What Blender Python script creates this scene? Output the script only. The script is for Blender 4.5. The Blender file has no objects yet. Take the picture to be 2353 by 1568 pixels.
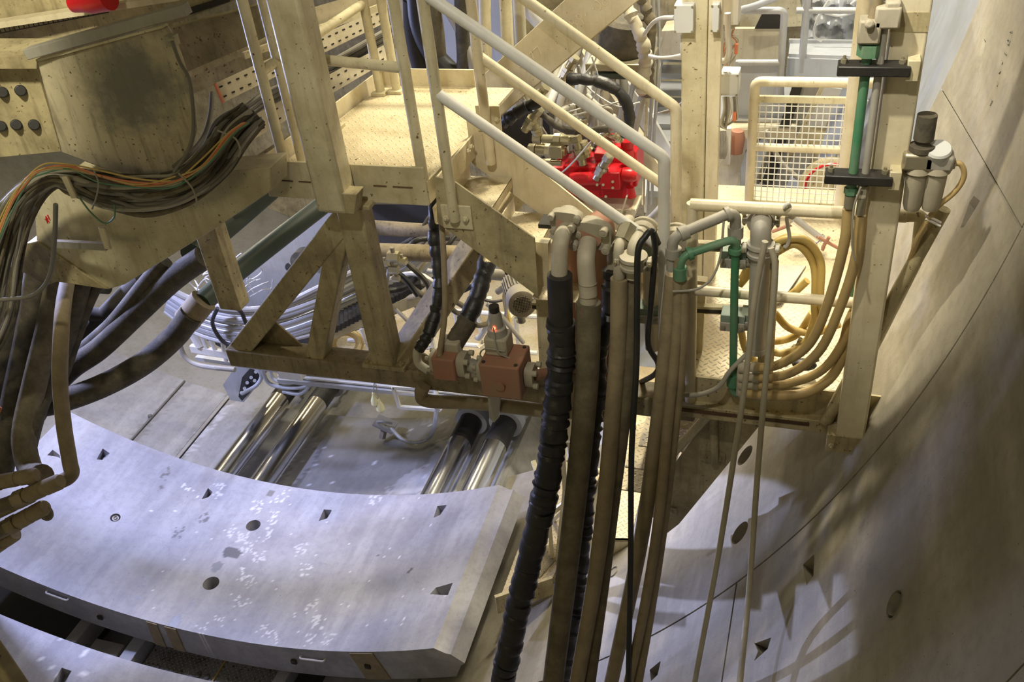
import bpy, bmesh, math, random
from mathutils import Vector, Matrix
random.seed(7)
D = bpy.data
SC = bpy.context.scene
COL = SC.collection
V = Vector

# ------------------------------------------------------------------ camera, world, lights, exposure
FPX, CX, CY = 2182.0, 1176.5, 784.0
AV = V((853, -1684, FPX)); VV = V((373, 3016, FPX))
ez = -VV.normalized(); ey = (AV - ez * AV.dot(ez)).normalized(); ex = ey.cross(ez)
RW = Matrix((ex, ey, ez))                 # world = RW @ (right, down, forward)
CAM = V((6.05, 0, 7.78))
cd = D.cameras.new('camera'); cam = D.objects.new('camera', cd); COL.objects.link(cam)
cd.sensor_width = 36; cd.sensor_fit = 'HORIZONTAL'; cd.lens = FPX / 2353 * 36
cd.clip_start = 0.05; cd.clip_end = 200
rot = Matrix((RW @ V((1, 0, 0)), RW @ V((0, -1, 0)), RW @ V((0, 0, -1)))).transposed().to_4x4()
cam.matrix_world = Matrix.Translation(CAM) @ rot
SC.camera = cam
SC.view_settings.view_transform = 'Standard'; SC.view_settings.look = 'None'
SC.view_settings.gamma = 1; SC.view_settings.use_curve_mapping = False
SC.view_settings.exposure = 0.0
w = D.worlds.new('world'); SC.world = w; w.use_nodes = True
w.node_tree.nodes['Background'].inputs[0].default_value = (1.0, 0.88, 0.50, 1)
w.node_tree.nodes['Background'].inputs[1].default_value = 0.15

def lamp(kind, loc, target, power, color, size=0.3, name='scene_light', spot=None, blend=.3, size_y=None):
    l = D.lights.new(name, kind); l.energy = power; l.color = color
    if kind == 'AREA':
        l.size = size
        if size_y: l.shape = 'RECTANGLE'; l.size_y = size_y
    else: l.shadow_soft_size = size
    if spot: l.spot_size = math.radians(spot); l.spot_blend = blend
    o = D.objects.new(name, l); COL.objects.link(o); o.location = loc
    o.rotation_euler = (V(target) - V(loc)).to_track_quat('-Z', 'Y').to_euler()
    return o
WARM = (1.0, 0.89, 0.64); COOL = (0.55, 0.61, 1.0)
# the machine's tube lamps over the walkways (warm), the flood lamps under the girder (cool), and added fill lights
lamp('SPOT', (4.9, 6.9, 9.3), (4.6, 5.7, 4.6), 1100, WARM, .22, spot=56, blend=.4)
lamp('SPOT', (5.6, 7.6, 8.6), (5.9, 5.6, 4.2), 430, WARM, .2, spot=54, blend=.5)
lamp('SPOT', (5.0, 9.0, 9.0), (5.3, 8.0, 4.5), 1200, (1, .94, .78), .3, spot=90, blend=.5)
lamp('SPOT', (3.4, 5.6, 9.6), (3.2, 5.6, 5.2), 480, WARM, .2, spot=34, blend=.6)
lamp('SPOT', (2.9, 1.2, 9.6), (.6, 4.3, 6.1), 1250, (1, .93, .7), .2, spot=38, blend=.6)
lamp('AREA', (2.6, -1.6, 7.6), (2.6, 4.5, 1.6), 30, (1, .86, .55), 1.2)  # added fill behind the camera, warms the front faces
lamp('SPOT', (4.7, 2.6, 9.8), (6.9, 5.6, 6.3), 1000, (1, .92, .74), .08, spot=56, blend=.7)
lamp('SPOT', (5.1, .4, 10.8), (5.0, 5.3, 6.3), 700, (1, .94, .80), .12, spot=42, blend=.5)
lamp('AREA', (3.0, 10.5, 7.0), (4, 8.5, 3), 50, WARM, 1.2, size_y=.3)
lamp('AREA', (3.9, 7.2, 3.9), (4.4, 7, 1), 26, WARM, .8, size_y=.2)
lamp('AREA', (4.7, 6.3, 3.7), (4.7, 5.8, 1), 20, WARM, .5, size_y=.2)
lamp('AREA', (-1.9, 9.8, 4.3), (0, 7.2, .5), 70, (1, .86, .58), .45, size_y=3.0)  # added strip light, placed for the warm streak on the left rods
lamp('AREA', (.7, 9.8, 4.4), (2.9, 7.2, 1), 30, (1, .86, .58), .3, size_y=2.4)  # added likewise for the streak on the right rods
lamp('AREA', (-1.0, 5.2, 5.2), (1.6, 5.0, 0.9), 230, (.50, .55, 1.0), .35, size_y=.35)
lamp('AREA', (-2.2, 6.6, 4.4), (2.0, 7.2, 1.6), 150, COOL, .3, size_y=.3)
lamp('SPOT', (.2, 7.3, 3.8), (2.6, 4.9, 1.0), 260, (.52, .57, 1.0), .12, spot=78, blend=.6)  # added to carry cool light over the segment's right half
lamp('SPOT', (1.9, 7.7, 2.0), (5.15, 4.35, 2.5), 1000, (.56, .62, 1.0), .02, spot=24, blend=.12)

# ------------------------------------------------------------------ pixel helpers used for measuring the place
def ray(px, py): return RW @ V((px - CX, py - CY, FPX))
def P(px, py, y):
    d = ray(px, py); return CAM + d * (y / d.y)
def PX(px, py, x):
    d = ray(px, py); return CAM + d * ((x - CAM.x) / d.x)
def PZ(px, py, z):
    d = ray(px, py); return CAM + d * ((z - CAM.z) / d.z)
def PW(px, py, r=7.0, c=(0, 7.0)):
    d = ray(px, py); ox, oz = CAM.x - c[0], CAM.z - c[1]
    a = d.x ** 2 + d.z ** 2; b = 2 * (d.x * ox + d.z * oz); k = ox * ox + oz * oz - r * r
    t = (-b + math.sqrt(max(b * b - 4 * a * k, 0))) / (2 * a); return CAM + d * t
def depth(p): return (RW.transposed() @ (p - CAM)).z
def rad(p, wpx): return wpx * depth(p) / FPX / 2
def PP(L): return [P(*q) for q in L]

# ------------------------------------------------------------------ mesh builder
def frame(d, up=V((0, 0, 1))):
    d = d.normalized()
    if abs(d.dot(up)) > .98: up = V((0, 1, 0))
    s = d.cross(up).normalized(); u = s.cross(d).normalized()
    return s, u
def spline(pts, k=6):
    pts = [V(p) for p in pts]
    if len(pts) < 3: return pts
    q = [pts[0] * 2 - pts[1]] + pts + [pts[-1] * 2 - pts[-2]]; out = []
    for i in range(1, len(q) - 2):
        a, b, c, d = q[i - 1:i + 3]
        for j in range(k):
            t = j / k
            out.append(.5 * ((2 * b) + (c - a) * t + (2 * a - 5 * b + 4 * c - d) * t * t + (3 * b - a - 3 * c + d) * t ** 3))
    out.append(pts[-1]); return out
def arcfillet(pts, r, k=5):
    """polyline with rounded corners"""
    pts = [V(p) for p in pts]; out = [pts[0]]
    for a, b, c in zip(pts, pts[1:], pts[2:]):
        d1 = (a - b); d2 = (c - b); rr = min(r, d1.length * .49, d2.length * .49)
        p1 = b + d1.normalized() * rr; p2 = b + d2.normalized() * rr
        for j in range(k + 1):
            t = j / k; out.append(p1 * (1 - t) ** 2 + b * 2 * t * (1 - t) + p2 * t * t)
    out.append(pts[-1]); return out
class MB:
    def __init__(s): s.v = []; s.f = []; s.flat = []
    def add(s, vs, fs):
        n = len(s.v); s.v += [V(q) for q in vs]; s.f += [tuple(i + n for i in f) for f in fs]; return s
    def box(s, c, sz, rot=None):
        c = V(c); R = rot or Matrix.Identity(3); h = V(sz) / 2
        vs = [c + R @ V((x * h.x, y * h.y, z * h.z)) for x in (-1, 1) for y in (-1, 1) for z in (-1, 1)]
        return s.add(vs, [(0, 1, 3, 2), (4, 6, 7, 5), (0, 4, 5, 1), (2, 3, 7, 6), (0, 2, 6, 4), (1, 5, 7, 3)])
    def bar(s, a, b, w, h=None, up=(0, 0, 1)):
        a = V(a); b = V(b); h = h or w; sd, u = frame(b - a, V(up))
        vs = []
        for p in (a, b):
            for i, j in ((-1, -1), (1, -1), (1, 1), (-1, 1)): vs.append(p + sd * i * w / 2 + u * j * h / 2)
        return s.add(vs, [(3, 2, 1, 0), (4, 5, 6, 7), (0, 1, 5, 4), (1, 2, 6, 5), (2, 3, 7, 6), (3, 0, 4, 7)])
    def tube(s, pts, r, n=12, cap=True):
        pts = [V(p) for p in pts]; m = len(pts); rs = r if isinstance(r, (list, tuple)) else [r] * m
        tg = [(pts[min(i + 1, m - 1)] - pts[max(i - 1, 0)]) for i in range(m)]
        tg = [t.normalized() if t.length > 1e-9 else V((0, 0, 1)) for t in tg]
        sd, u = frame(tg[0]); vs = []
        for i in range(m):
            if i:
                q = tg[i - 1].rotation_difference(tg[i]); sd = q @ sd; u = q @ u
            vs += [pts[i] + (sd * math.cos(a) + u * math.sin(a)) * rs[i] for a in [2 * math.pi * k / n for k in range(n)]]
        fs = [(i * n + k, i * n + (k + 1) % n, (i + 1) * n + (k + 1) % n, (i + 1) * n + k) for i in range(m - 1) for k in range(n)]
        if cap: fs += [tuple(range(n))[::-1], tuple((m - 1) * n + k for k in range(n))]
        return s.add(vs, fs)
    def cyl(s, a, b, r, n=16, r2=None): return s.tube([a, b], [r, r if r2 is None else r2], n)
    def lathe(s, a, b, prof, n=20):
        a = V(a); b = V(b); return s.tube_prof(a, b, prof, n)
    def tube_prof(s, a, b, prof, n):
        sd, u = frame(b - a); vs = []; m = len(prof)
        for t, r in prof:
            c = a.lerp(b, t); vs += [c + (sd * math.cos(q) + u * math.sin(q)) * r for q in [2 * math.pi * k / n for k in range(n)]]
        fs = [(i * n + k, i * n + (k + 1) % n, (i + 1) * n + (k + 1) % n, (i + 1) * n + k) for i in range(m - 1) for k in range(n)]
        fs += [tuple(range(n))[::-1], tuple((m - 1) * n + k for k in range(n))]
        return s.add(vs, fs)
    def prism(s, poly, off):
        poly = [V(p) for p in poly]; off = V(off); n = len(poly)
        vs = poly + [p + off for p in poly]
        fs = [tuple(range(n)), tuple(range(n, 2 * n))[::-1]] + [(i, i + n, (i + 1) % n + n, (i + 1) % n) for i in range(n)]
        return s.add(vs, fs)
    def hexa(s, a, b, r): return s.tube([a, b], r, 6)
    def ball(s, c, r, n=12, m=8, sc=(1, 1, 1)):
        c = V(c); sc = V(sc)
        vs = [c + V((0, 0, r * sc.z))]
        for i in range(1, m):
            t = math.pi * i / m
            vs += [c + V((math.sin(t) * math.cos(q) * sc.x, math.sin(t) * math.sin(q) * sc.y, math.cos(t) * sc.z)) * r for q in [2 * math.pi * k / n for k in range(n)]]
        vs.append(c - V((0, 0, r * sc.z))); fs = [(0, 1 + k, 1 + (k + 1) % n) for k in range(n)]
        for i in range(m - 2): fs += [(1 + i * n + k, 1 + (i + 1) * n + k, 1 + (i + 1) * n + (k + 1) % n, 1 + i * n + (k + 1) % n) for k in range(n)]
        e = len(vs) - 1; fs += [(e, 1 + (m - 2) * n + (k + 1) % n, 1 + (m - 2) * n + k) for k in range(n)]
        return s.add(vs, fs)
ORG = {}
def build(name, mb, mat, parent=None, bevel=0, origin=None):
    me = D.meshes.new(name)
    if parent is not None: o0 = ORG[parent.name]
    elif origin is not None: o0 = V(origin)
    else:
        mn = V([min(p[i] for p in mb.v) for i in range(3)]); mx = V([max(p[i] for p in mb.v) for i in range(3)])
        o0 = V(((mn.x + mx.x) / 2, (mn.y + mx.y) / 2, mn.z))
    me.from_pydata([p - o0 for p in mb.v], [], mb.f)
    bm = bmesh.new(); bm.from_mesh(me); bmesh.ops.recalc_face_normals(bm, faces=bm.faces); bm.to_mesh(me); bm.free()
    me.polygons.foreach_set('use_smooth', [True] * len(me.polygons)); me.set_sharp_from_angle(angle=math.radians(35))
    me.materials.append(mat)
    o = D.objects.new(name, me); COL.objects.link(o)
    if parent is not None: o.parent = parent
    else: o.location = o0
    ORG[o.name] = o0
    if bevel:
        m = o.modifiers.new('bevel', 'BEVEL'); m.width = bevel; m.segments = 2; m.limit_method = 'ANGLE'; m.angle_limit = math.radians(40)
    return o
def thing(name, label, cat, loc, group=None):
    o = D.objects.new(name, None); COL.objects.link(o); o.location = V(loc); o.empty_display_size = .1
    ORG[o.name] = V(loc); o['label'] = label; o['category'] = cat
    if group: o['group'] = group
    return o
def solo(name, mb, mat, label, cat, group=None, bevel=0, kind=None):
    o = build(name, mb, mat, None, bevel); o['label'] = label; o['category'] = cat
    if group: o['group'] = group
    if kind: o['kind'] = kind
    return o
def struct(name, mb, mat, bevel=0):
    o = build(name, mb, mat, None, bevel); o['kind'] = 'structure'; return o

# ------------------------------------------------------------------ materials
def nt(name):
    m = D.materials.new(name); m.use_nodes = True; t = m.node_tree; b = t.nodes['Principled BSDF']; return m, t, b
def N(t, typ, **kw):
    n = t.nodes.new(typ)
    for k, v in kw.items(): setattr(n, k, v)
    return n
def noise(t, vec, scale, detail=4, rough=.6):
    n = N(t, 'ShaderNodeTexNoise'); n.inputs['Scale'].default_value = scale; n.inputs['Detail'].default_value = detail; n.inputs['Roughness'].default_value = rough
    t.links.new(vec, n.inputs['Vector']); return n.outputs['Fac']
def ramp(t, fac, a, b, ca=(0, 0, 0, 1), cb=(1, 1, 1, 1)):
    n = N(t, 'ShaderNodeValToRGB'); e = n.color_ramp.elements; e[0].position = a; e[0].color = ca; e[1].position = b; e[1].color = cb
    t.links.new(fac, n.inputs[0]); return n.outputs[0]
def mix(t, fac, a, b):
    n = N(t, 'ShaderNodeMix', data_type='RGBA')
    if isinstance(fac, float): n.inputs[0].default_value = fac
    else: t.links.new(fac, n.inputs[0])
    for s, q in ((6, a), (7, b)):
        if isinstance(q, tuple): n.inputs[s].default_value = q if len(q) == 4 else (*q, 1)
        else: t.links.new(q, n.inputs[s])
    return n.outputs[2]
def coord(t, scale=(1, 1, 1)):
    g = N(t, 'ShaderNodeNewGeometry'); m = N(t, 'ShaderNodeMapping'); m.inputs['Scale'].default_value = scale
    t.links.new(g.outputs['Position'], m.inputs[0]); return m.outputs[0]
def bump(t, b, h, strength, dist=.01, prev=None):
    n = N(t, 'ShaderNodeBump'); n.inputs['Strength'].default_value = strength; n.inputs['Distance'].default_value = dist
    t.links.new(h, n.inputs['Height']); t.links.new(n.outputs[0], b.inputs['Normal']); return n
def surf(name, base, dirt=None, amount=.5, rough=.5, metal=0., chips=None, streak=True, bumpy=.15, scale=3., spots=.62):
    m, t, b = nt(name); c = coord(t); dirt = dirt or tuple(x * .55 for x in base)
    n1 = noise(t, c, scale, 6, .7); f1 = ramp(t, n1, .40, .75)
    k = N(t, 'ShaderNodeMath', operation='MULTIPLY'); t.links.new(f1, k.inputs[0]); k.inputs[1].default_value = amount
    col = mix(t, k.outputs[0], base, dirt)
    if streak:
        c2 = coord(t, (14, 14, 1.6)); n2 = noise(t, c2, 1.5, 4, .6); f2 = ramp(t, n2, .52, .75)
        k2 = N(t, 'ShaderNodeMath', operation='MULTIPLY'); t.links.new(f2, k2.inputs[0]); k2.inputs[1].default_value = amount * .7
        col = mix(t, k2.outputs[0], col, dirt)
    if chips:
        n3 = noise(t, c, 38, 3, .6); f3 = ramp(t, n3, spots, spots + .05); col = mix(t, f3, col, chips)
    t.links.new(col, b.inputs['Base Color']); b.inputs['Roughness'].default_value = rough; b.inputs['Metallic'].default_value = metal
    if bumpy:
        n4 = noise(t, c, 60, 4, .6); bump(t, b, n4, bumpy, .004)
    return m
CREAM = (.62, .53, .34)
M = {}
M['cream'] = surf('cream_paint', (.64, .58, .39), (.34, .28, .15), .85, .42, chips=(.15, .09, .04), spots=.665)
M['cream_clean'] = surf('cream_paint_clean', (.70, .63, .45), (.44, .36, .21), .7, .4, chips=(.18, .11, .05), spots=.685)
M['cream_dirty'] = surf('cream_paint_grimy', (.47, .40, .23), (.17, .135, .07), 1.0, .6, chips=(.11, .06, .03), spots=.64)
M['cream_oil'] = surf('cream_paint_oily', (.60, .53, .36), (.10, .08, .05), .9, .5, chips=(.09, .06, .03), spots=.64, scale=1.3)
M['beam_dark'] = surf('beige_paint_dark_grime', (.33, .27, .16), (.10, .075, .04), 1.0, .65, chips=(.08, .05, .03), spots=.64)
M['white'] = surf('white_paint', (.72, .71, .66), (.5, .46, .38), .5, .45)
M['bluegrey'] = surf('grey_blue_paint', (.50, .52, .55), (.38, .38, .38), .6, .5)
M['galv'] = surf('galvanised_steel', (.50, .51, .52), (.36, .35, .33), .6, .45, .35)
M['steel_grey'] = surf('dusty_grey_steel', (.41, .39, .34), (.25, .22, .17), .6, .6, .2)
M['pipe_dust'] = surf('dusty_pipe', (.46, .42, .32), (.28, .24, .17), .7, .65)
M['pear'] = surf('pale_yellow_plastic', (.72, .68, .36), (.5, .45, .25), .3, .4, streak=False)
M['clampgreen'] = surf('dusty_green_clamp', (.20, .27, .22), (.30, .28, .2), .6, .6, streak=False)
M['zinc'] = surf('dull_zinc', (.40, .37, .27), (.25, .2, .12), .6, .4, .6, streak=False)
M['fitting'] = surf('yellow_zinc_fitting', (.52, .47, .30), (.3, .25, .14), .5, .3, .7, streak=False)
M['red'] = surf('red_paint', (.62, .012, .02), (.30, .02, .02), .5, .32, streak=False, chips=(.5, .2, .15), spots=.72)
M['redbrown'] = surf('red_primer_dusty', (.36, .16, .10), (.28, .20, .13), .8, .7)
M['green'] = surf('green_paint', (.055, .22, .11), (.22, .27, .19), .8, .45)
M['greendark'] = surf('dark_green_paint', (.035, .06, .035), (.07, .06, .04), .6, .5)
M['black'] = surf('black_rubber', (.016, .016, .016), (.07, .06, .045), .5, .45, streak=False)
M['blackshiny'] = surf('black_foil_wrap', (.014, .014, .014), (.06, .055, .045), .6, .42, streak=False, bumpy=.7)
M['olive'] = surf('olive_hose_dusty', (.11, .092, .055), (.22, .185, .12), .9, .8, streak=False, scale=9, bumpy=.5)
M['hosebrown'] = surf('brown_hose_dusty', (.30, .24, .145), (.15, .12, .07), .8, .75, streak=False, scale=8, bumpy=.5)
M['hosedark'] = surf('dark_hose_dusty', (.055, .048, .034), (.15, .125, .08), .9, .8, streak=False, scale=9, bumpy=.6)
M['hoseyellow'] = surf('yellow_brown_hose', (.50, .36, .15), (.27, .20, .11), .6, .5, streak=False)
M['yellow'] = surf('yellow_rubber', (.60, .43, .13), (.36, .27, .12), .5, .45, streak=False)
M['orange'] = surf('orange_sheath', (.52, .17, .07), (.5, .18, .06), .4, .5, streak=False)
M['cable'] = surf('grey_cable', (.19, .18, .15), (.12, .11, .09), .6, .6, streak=False)
M['cable_light'] = surf('light_grey_cable', (.36, .34, .28), (.2, .18, .14), .6, .6, streak=False)
M['cable_white'] = surf('white_cable', (.62, .61, .58), (.4, .38, .33), .4, .5, streak=False)
M['dark'] = surf('dark_steel_and_shade', (.03, .027, .022), (.06, .05, .035), .5, .8)  # also colours the panels that stand in for shade
M['plastic'] = surf('grey_plastic', (.62, .63, .62), (.5, .48, .42), .3, .4, streak=False, bumpy=.03)
M['orangep'] = surf('orange_edge', (.75, .24, .12), None, .3, .4, streak=False)
M['silver'] = surf('silver_tube', (.8, .8, .82), None, .2, .15, 1., streak=False, bumpy=0)
M['weld'] = surf('weld_bead_paint', (.74, .67, .47), (.60, .52, .34), .4, .35, streak=False)
M['rust'] = surf('rusty_seam', (.07, .04, .02), (.16, .08, .03), .8, .8)

def chrome_mat():
    m, t, b = nt('chrome_rod'); c = coord(t, (1, .2, 1)); n = noise(t, c, 9, 3)
    t.links.new(ramp(t, n, .3, .8, (.72, .71, .68, 1), (.85, .84, .81, 1)), b.inputs['Base Color'])
    b.inputs['Metallic'].default_value = 1; b.inputs['Roughness'].default_value = .22; return m
M['chrome'] = chrome_mat()

def plate_mat(name, base, dirt, rough=.42, freq=27., hi=None, thr=.7, spots=.66):
    """tear-drop chequer plate: short raised bars in alternating directions"""
    m, t, b = nt(name); g = N(t, 'ShaderNodeNewGeometry')
    mp = N(t, 'ShaderNodeMapping'); mp.inputs['Scale'].default_value = (freq, freq, 0); mp.inputs['Rotation'].default_value = (0, 0, math.radians(45))
    t.links.new(g.outputs['Position'], mp.inputs[0])
    sp = N(t, 'ShaderNodeSeparateXYZ'); t.links.new(mp.outputs[0], sp.inputs[0])
    def ma(op, a, bb=None):
        n = N(t, 'ShaderNodeMath', operation=op)
        for i, q in enumerate((a, bb)):
            if q is None: continue
            if isinstance(q, (int, float)): n.inputs[i].default_value = q
            else: t.links.new(q, n.inputs[i])
        return n.outputs[0]
    fu = ma('SUBTRACT', ma('FRACT', sp.outputs[0]), .5); fv = ma('SUBTRACT', ma('FRACT', sp.outputs[1]), .5)
    par = ma('MODULO', ma('ABSOLUTE', ma('ADD', ma('FLOOR', sp.outputs[0]), ma('FLOOR', sp.outputs[1]))), 2)
    par = ma('GREATER_THAN', par, .5)
    def ell(a, bb): return ma('ADD', ma('POWER', ma('ABSOLUTE', ma('DIVIDE', fu, a)), 2.), ma('POWER', ma('ABSOLUTE', ma('DIVIDE', fv, bb)), 2.))
    e1 = ell(.48, .13); e2 = ell(.13, .48)
    e = ma('ADD', ma('MULTIPLY', e1, par), ma('MULTIPLY', e2, ma('SUBTRACT', 1., par)))
    h = ma('MAXIMUM', ma('SUBTRACT', 1., e), 0.)
    c = coord(t); n1 = noise(t, c, 2.5, 6, .7); n3 = noise(t, c, 30, 3, .6)
    col = mix(t, ramp(t, n1, .42, .72), base, dirt); col = mix(t, ramp(t, n3, spots, spots + .05), col, (.12, .07, .03, 1))
    worn = ramp(t, h, .25, .6); k = ma('MULTIPLY', worn, .6); col = mix(t, k, col, hi or (.78, .75, .66, 1))
    t.links.new(col, b.inputs['Base Color']); b.inputs['Roughness'].default_value = rough; b.inputs['Metallic'].default_value = .15
    bump(t, b, h, 1., .006); return m
M['plate'] = plate_mat('chequer_plate_cream', (.60, .52, .34, 1), (.40, .31, .18, 1))
M['plate_rusty'] = plate_mat('chequer_plate_dusty', (.52, .45, .30, 1), (.40, .28, .15, 1), spots=.66)
M['plate_grey'] = plate_mat('chequer_plate_muddy', (.30, .29, .26, 1), (.15, .13, .10, 1), spots=.58)

def concrete(name, base, dark, stain=False, rough=.75, wet=None, fine=.5, streakrot=0):
    m, t, b = nt(name); c = coord(t)
    n1 = noise(t, c, 1.1, 8, .65); n2 = noise(t, c, 14, 6, .7); c3 = coord(t, (1, .18, 1)); n3 = noise(t, c3, 5, 5, .6)
    col = mix(t, ramp(t, n1, .35, .68), base, dark)
    col = mix(t, ramp(t, n3, .45, .75), col, tuple(min(1, x * 1.18) for x in base[:3]) + (1,))
    k = N(t, 'ShaderNodeMath', operation='MULTIPLY'); t.links.new(ramp(t, n2, .45, .8), k.inputs[0]); k.inputs[1].default_value = fine
    col = mix(t, k.outputs[0], col, tuple(x * .7 for x in dark[:3]) + (1,))
    n5 = noise(t, c, 85, 2, .5); col = mix(t, ramp(t, n5, .72, .76), col, (.06, .055, .05, 1))
    rv = b.inputs['Roughness']; rv.default_value = rough
    if stain:
        a = N(t, 'ShaderNodeAttribute', attribute_name='stain'); s = N(t, 'ShaderNodeSeparateColor'); t.links.new(a.outputs['Color'], s.inputs[0])
        col = mix(t, s.outputs[0], col, tuple(x * .27 for x in base[:3]) + (1,)); col = mix(t, s.outputs[1], col, (.74, .74, .76, 1))
        r1 = mix(t, s.outputs[0], (rough,) * 3 + (1,), (.22,) * 3 + (1,)); t.links.new(r1, rv)
    t.links.new(col, b.inputs['Base Color'])
    n4 = noise(t, c, 50, 6, .7); bump(t, b, n4, .25, .006); return m
M['conc'] = concrete('lining_concrete', (.335, .305, .245, 1), (.235, .21, .16, 1))
M['conc_floor'] = concrete('invert_concrete', (.40, .39, .37, 1), (.28, .27, .24, 1), stain=True)
M['conc_seg'] = concrete('segment_concrete', (.38, .375, .395, 1), (.265, .255, .28, 1), stain=True, rough=.5)
M['conc_edge'] = concrete('segment_edge_concrete', (.36, .32, .24, 1), (.25, .21, .14, 1))
M['shield'] = surf('shield_skin', (.36, .35, .31), (.24, .22, .17), .7, .6, .1)
M['shieldblue'] = surf('shield_skin_blue', (.42, .44, .48), (.32, .33, .34), .6, .5, .1)
M['mud'] = surf('mud', (.16, .15, .13), (.08, .075, .065), .7, .5, bumpy=.8, streak=False)

def oil_patch(mat, centre, radius):
    """dark oily soot patch with a ragged edge, fixed to one place of the plate"""
    t = mat.node_tree; b = t.nodes['Principled BSDF']; g = N(t, 'ShaderNodeNewGeometry'); d = N(t, 'ShaderNodeVectorMath', operation='DISTANCE')
    t.links.new(g.outputs['Position'], d.inputs[0]); d.inputs[1].default_value = centre
    n = noise(t, g.outputs['Position'], 5, 7, .7); k = N(t, 'ShaderNodeMath', operation='MULTIPLY_ADD'); t.links.new(n, k.inputs[0]); k.inputs[1].default_value = -radius * 2.2; t.links.new(d.outputs['Value'], k.inputs[2])
    f = ramp(t, k.outputs[0], -radius * .75 + .0, -radius * .15, (1, 1, 1, 1), (0, 0, 0, 1))
    f2 = N(t, 'ShaderNodeMapRange'); t.links.new(k.outputs[0], f2.inputs[0]); f2.inputs[1].default_value = -radius * .75; f2.inputs[2].default_value = -radius * .1; f2.inputs[3].default_value = .85; f2.inputs[4].default_value = 0
    src = b.inputs['Base Color'].links[0].from_socket; t.links.new(mix(t, f2.outputs[0], src, (.17, .165, .15)), b.inputs['Base Color'])

def wiremesh(nx, nz, o, ux, uz, r):
    mb = MB()
    for i in range(nx + 1):
        p = o + ux * i / nx; mb.tube([p, p + uz], r, 5)
    for j in range(nz + 1):
        p = o + uz * j / nz; mb.tube([p, p + ux], r, 5)
    return mb
def nutbolt(mb, p, d, r=.014, l=.014):
    p = V(p); d = V(d).normalized(); mb.hexa(p, p + d * l, r); mb.cyl(p, p + d * l * 1.7, r * .5, 8); return mb
# ================================================================== THE TUNNEL LINING AND THE SEGMENTS
def PR(c):
    """pixel at which a point of the place appears (for laying out stains on the concrete)"""
    q = RW.transposed() @ (V(c) - CAM); return CX + FPX * q.x / q.z, CY + FPX * q.y / q.z
def arcpt(c, r, a, y):
    a = math.radians(a); return V((c[0] + r * math.sin(a), y, c[1] - r * math.cos(a)))
def arcblock(c, r, th, aL, aR, y0, y1, na, ny, endprof=((0, 0), (1, 0)), endprofL=None):
    """curved block; aL/aR = (angle at y0, angle at y1); endprof = steps of the right end (share of thickness, degrees)"""
    mb = MB(); vs = []; fs = []
    def ang(i, j):
        t = j / ny; lo = aL[0] + (aL[1] - aL[0]) * t; hi = aR[0] + (aR[1] - aR[0]) * t; return lo + (hi - lo) * i / na
    for rr in (r, r + th):
        for i in range(na + 1):
            for j in range(ny + 1): vs.append(arcpt(c, rr, ang(i, j), y0 + (y1 - y0) * j / ny))
    def ix(l, i, j): return l * (na + 1) * (ny + 1) + i * (ny + 1) + j
    for i in range(na):
        for j in range(ny):
            fs.append((ix(0, i, j), ix(0, i + 1, j), ix(0, i + 1, j + 1), ix(0, i, j + 1)))
            fs.append((ix(1, i, j), ix(1, i, j + 1), ix(1, i + 1, j + 1), ix(1, i + 1, j)))
        fs.append((ix(0, i, 0), ix(1, i, 0), ix(1, i + 1, 0), ix(0, i + 1, 0)))
        fs.append((ix(0, i, ny), ix(0, i + 1, ny), ix(1, i + 1, ny), ix(1, i, ny)))
    for j in range(ny): fs.append((ix(0, 0, j), ix(0, 0, j + 1), ix(1, 0, j + 1), ix(1, 0, j)))
    # right end with its gasket steps
    mids = [q for q in endprof if 0 < q[0] < 1]; cols = [[ix(0, na, j) for j in range(ny + 1)]]
    for q in mids:
        col = []
        for j in range(ny + 1):
            col.append(len(vs)); vs.append(arcpt(c, r + th * q[0], ang(na, j) + q[1], y0 + (y1 - y0) * j / ny))
        cols.append(col)
    cols.append([ix(1, na, j) for j in range(ny + 1)])
    for ca, cb in zip(cols, cols[1:]):
        for j in range(ny): fs.append((ca[j], cb[j], cb[j + 1], ca[j + 1]))
    if mids:
        fs.append(tuple(q[0] for q in cols)); fs.append(tuple(q[-1] for q in cols)[::-1])
    mb.add(vs, fs); return mb
def subtract(o, cutters):
    """cut real recesses into a block"""
    if not cutters: return o
    allc = MB()
    for k in cutters: allc.add(k.v, k.f)
    me = D.meshes.new('cut'); me.from_pydata([q - ORG[o.name] for q in allc.v], [], allc.f)
    bm = bmesh.new(); bm.from_mesh(me); bmesh.ops.recalc_face_normals(bm, faces=bm.faces); bm.to_mesh(me); bm.free()
    co = D.objects.new('cut', me); COL.objects.link(co); co.location = ORG[o.name]
    md = o.modifiers.new('b', 'BOOLEAN'); md.operation = 'DIFFERENCE'; md.solver = 'EXACT'; md.object = co; md.use_self = True
    bpy.context.view_layer.update()
    dg = bpy.context.evaluated_depsgraph_get(); nm = D.meshes.new_from_object(o.evaluated_get(dg)); o.modifiers.remove(md)
    if len(nm.vertices) > 8: o.data = nm
    D.objects.remove(co)
    o.data.polygons.foreach_set('use_smooth', [True] * len(o.data.polygons)); o.data.set_sharp_from_angle(angle=math.radians(30))
    return o
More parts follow.
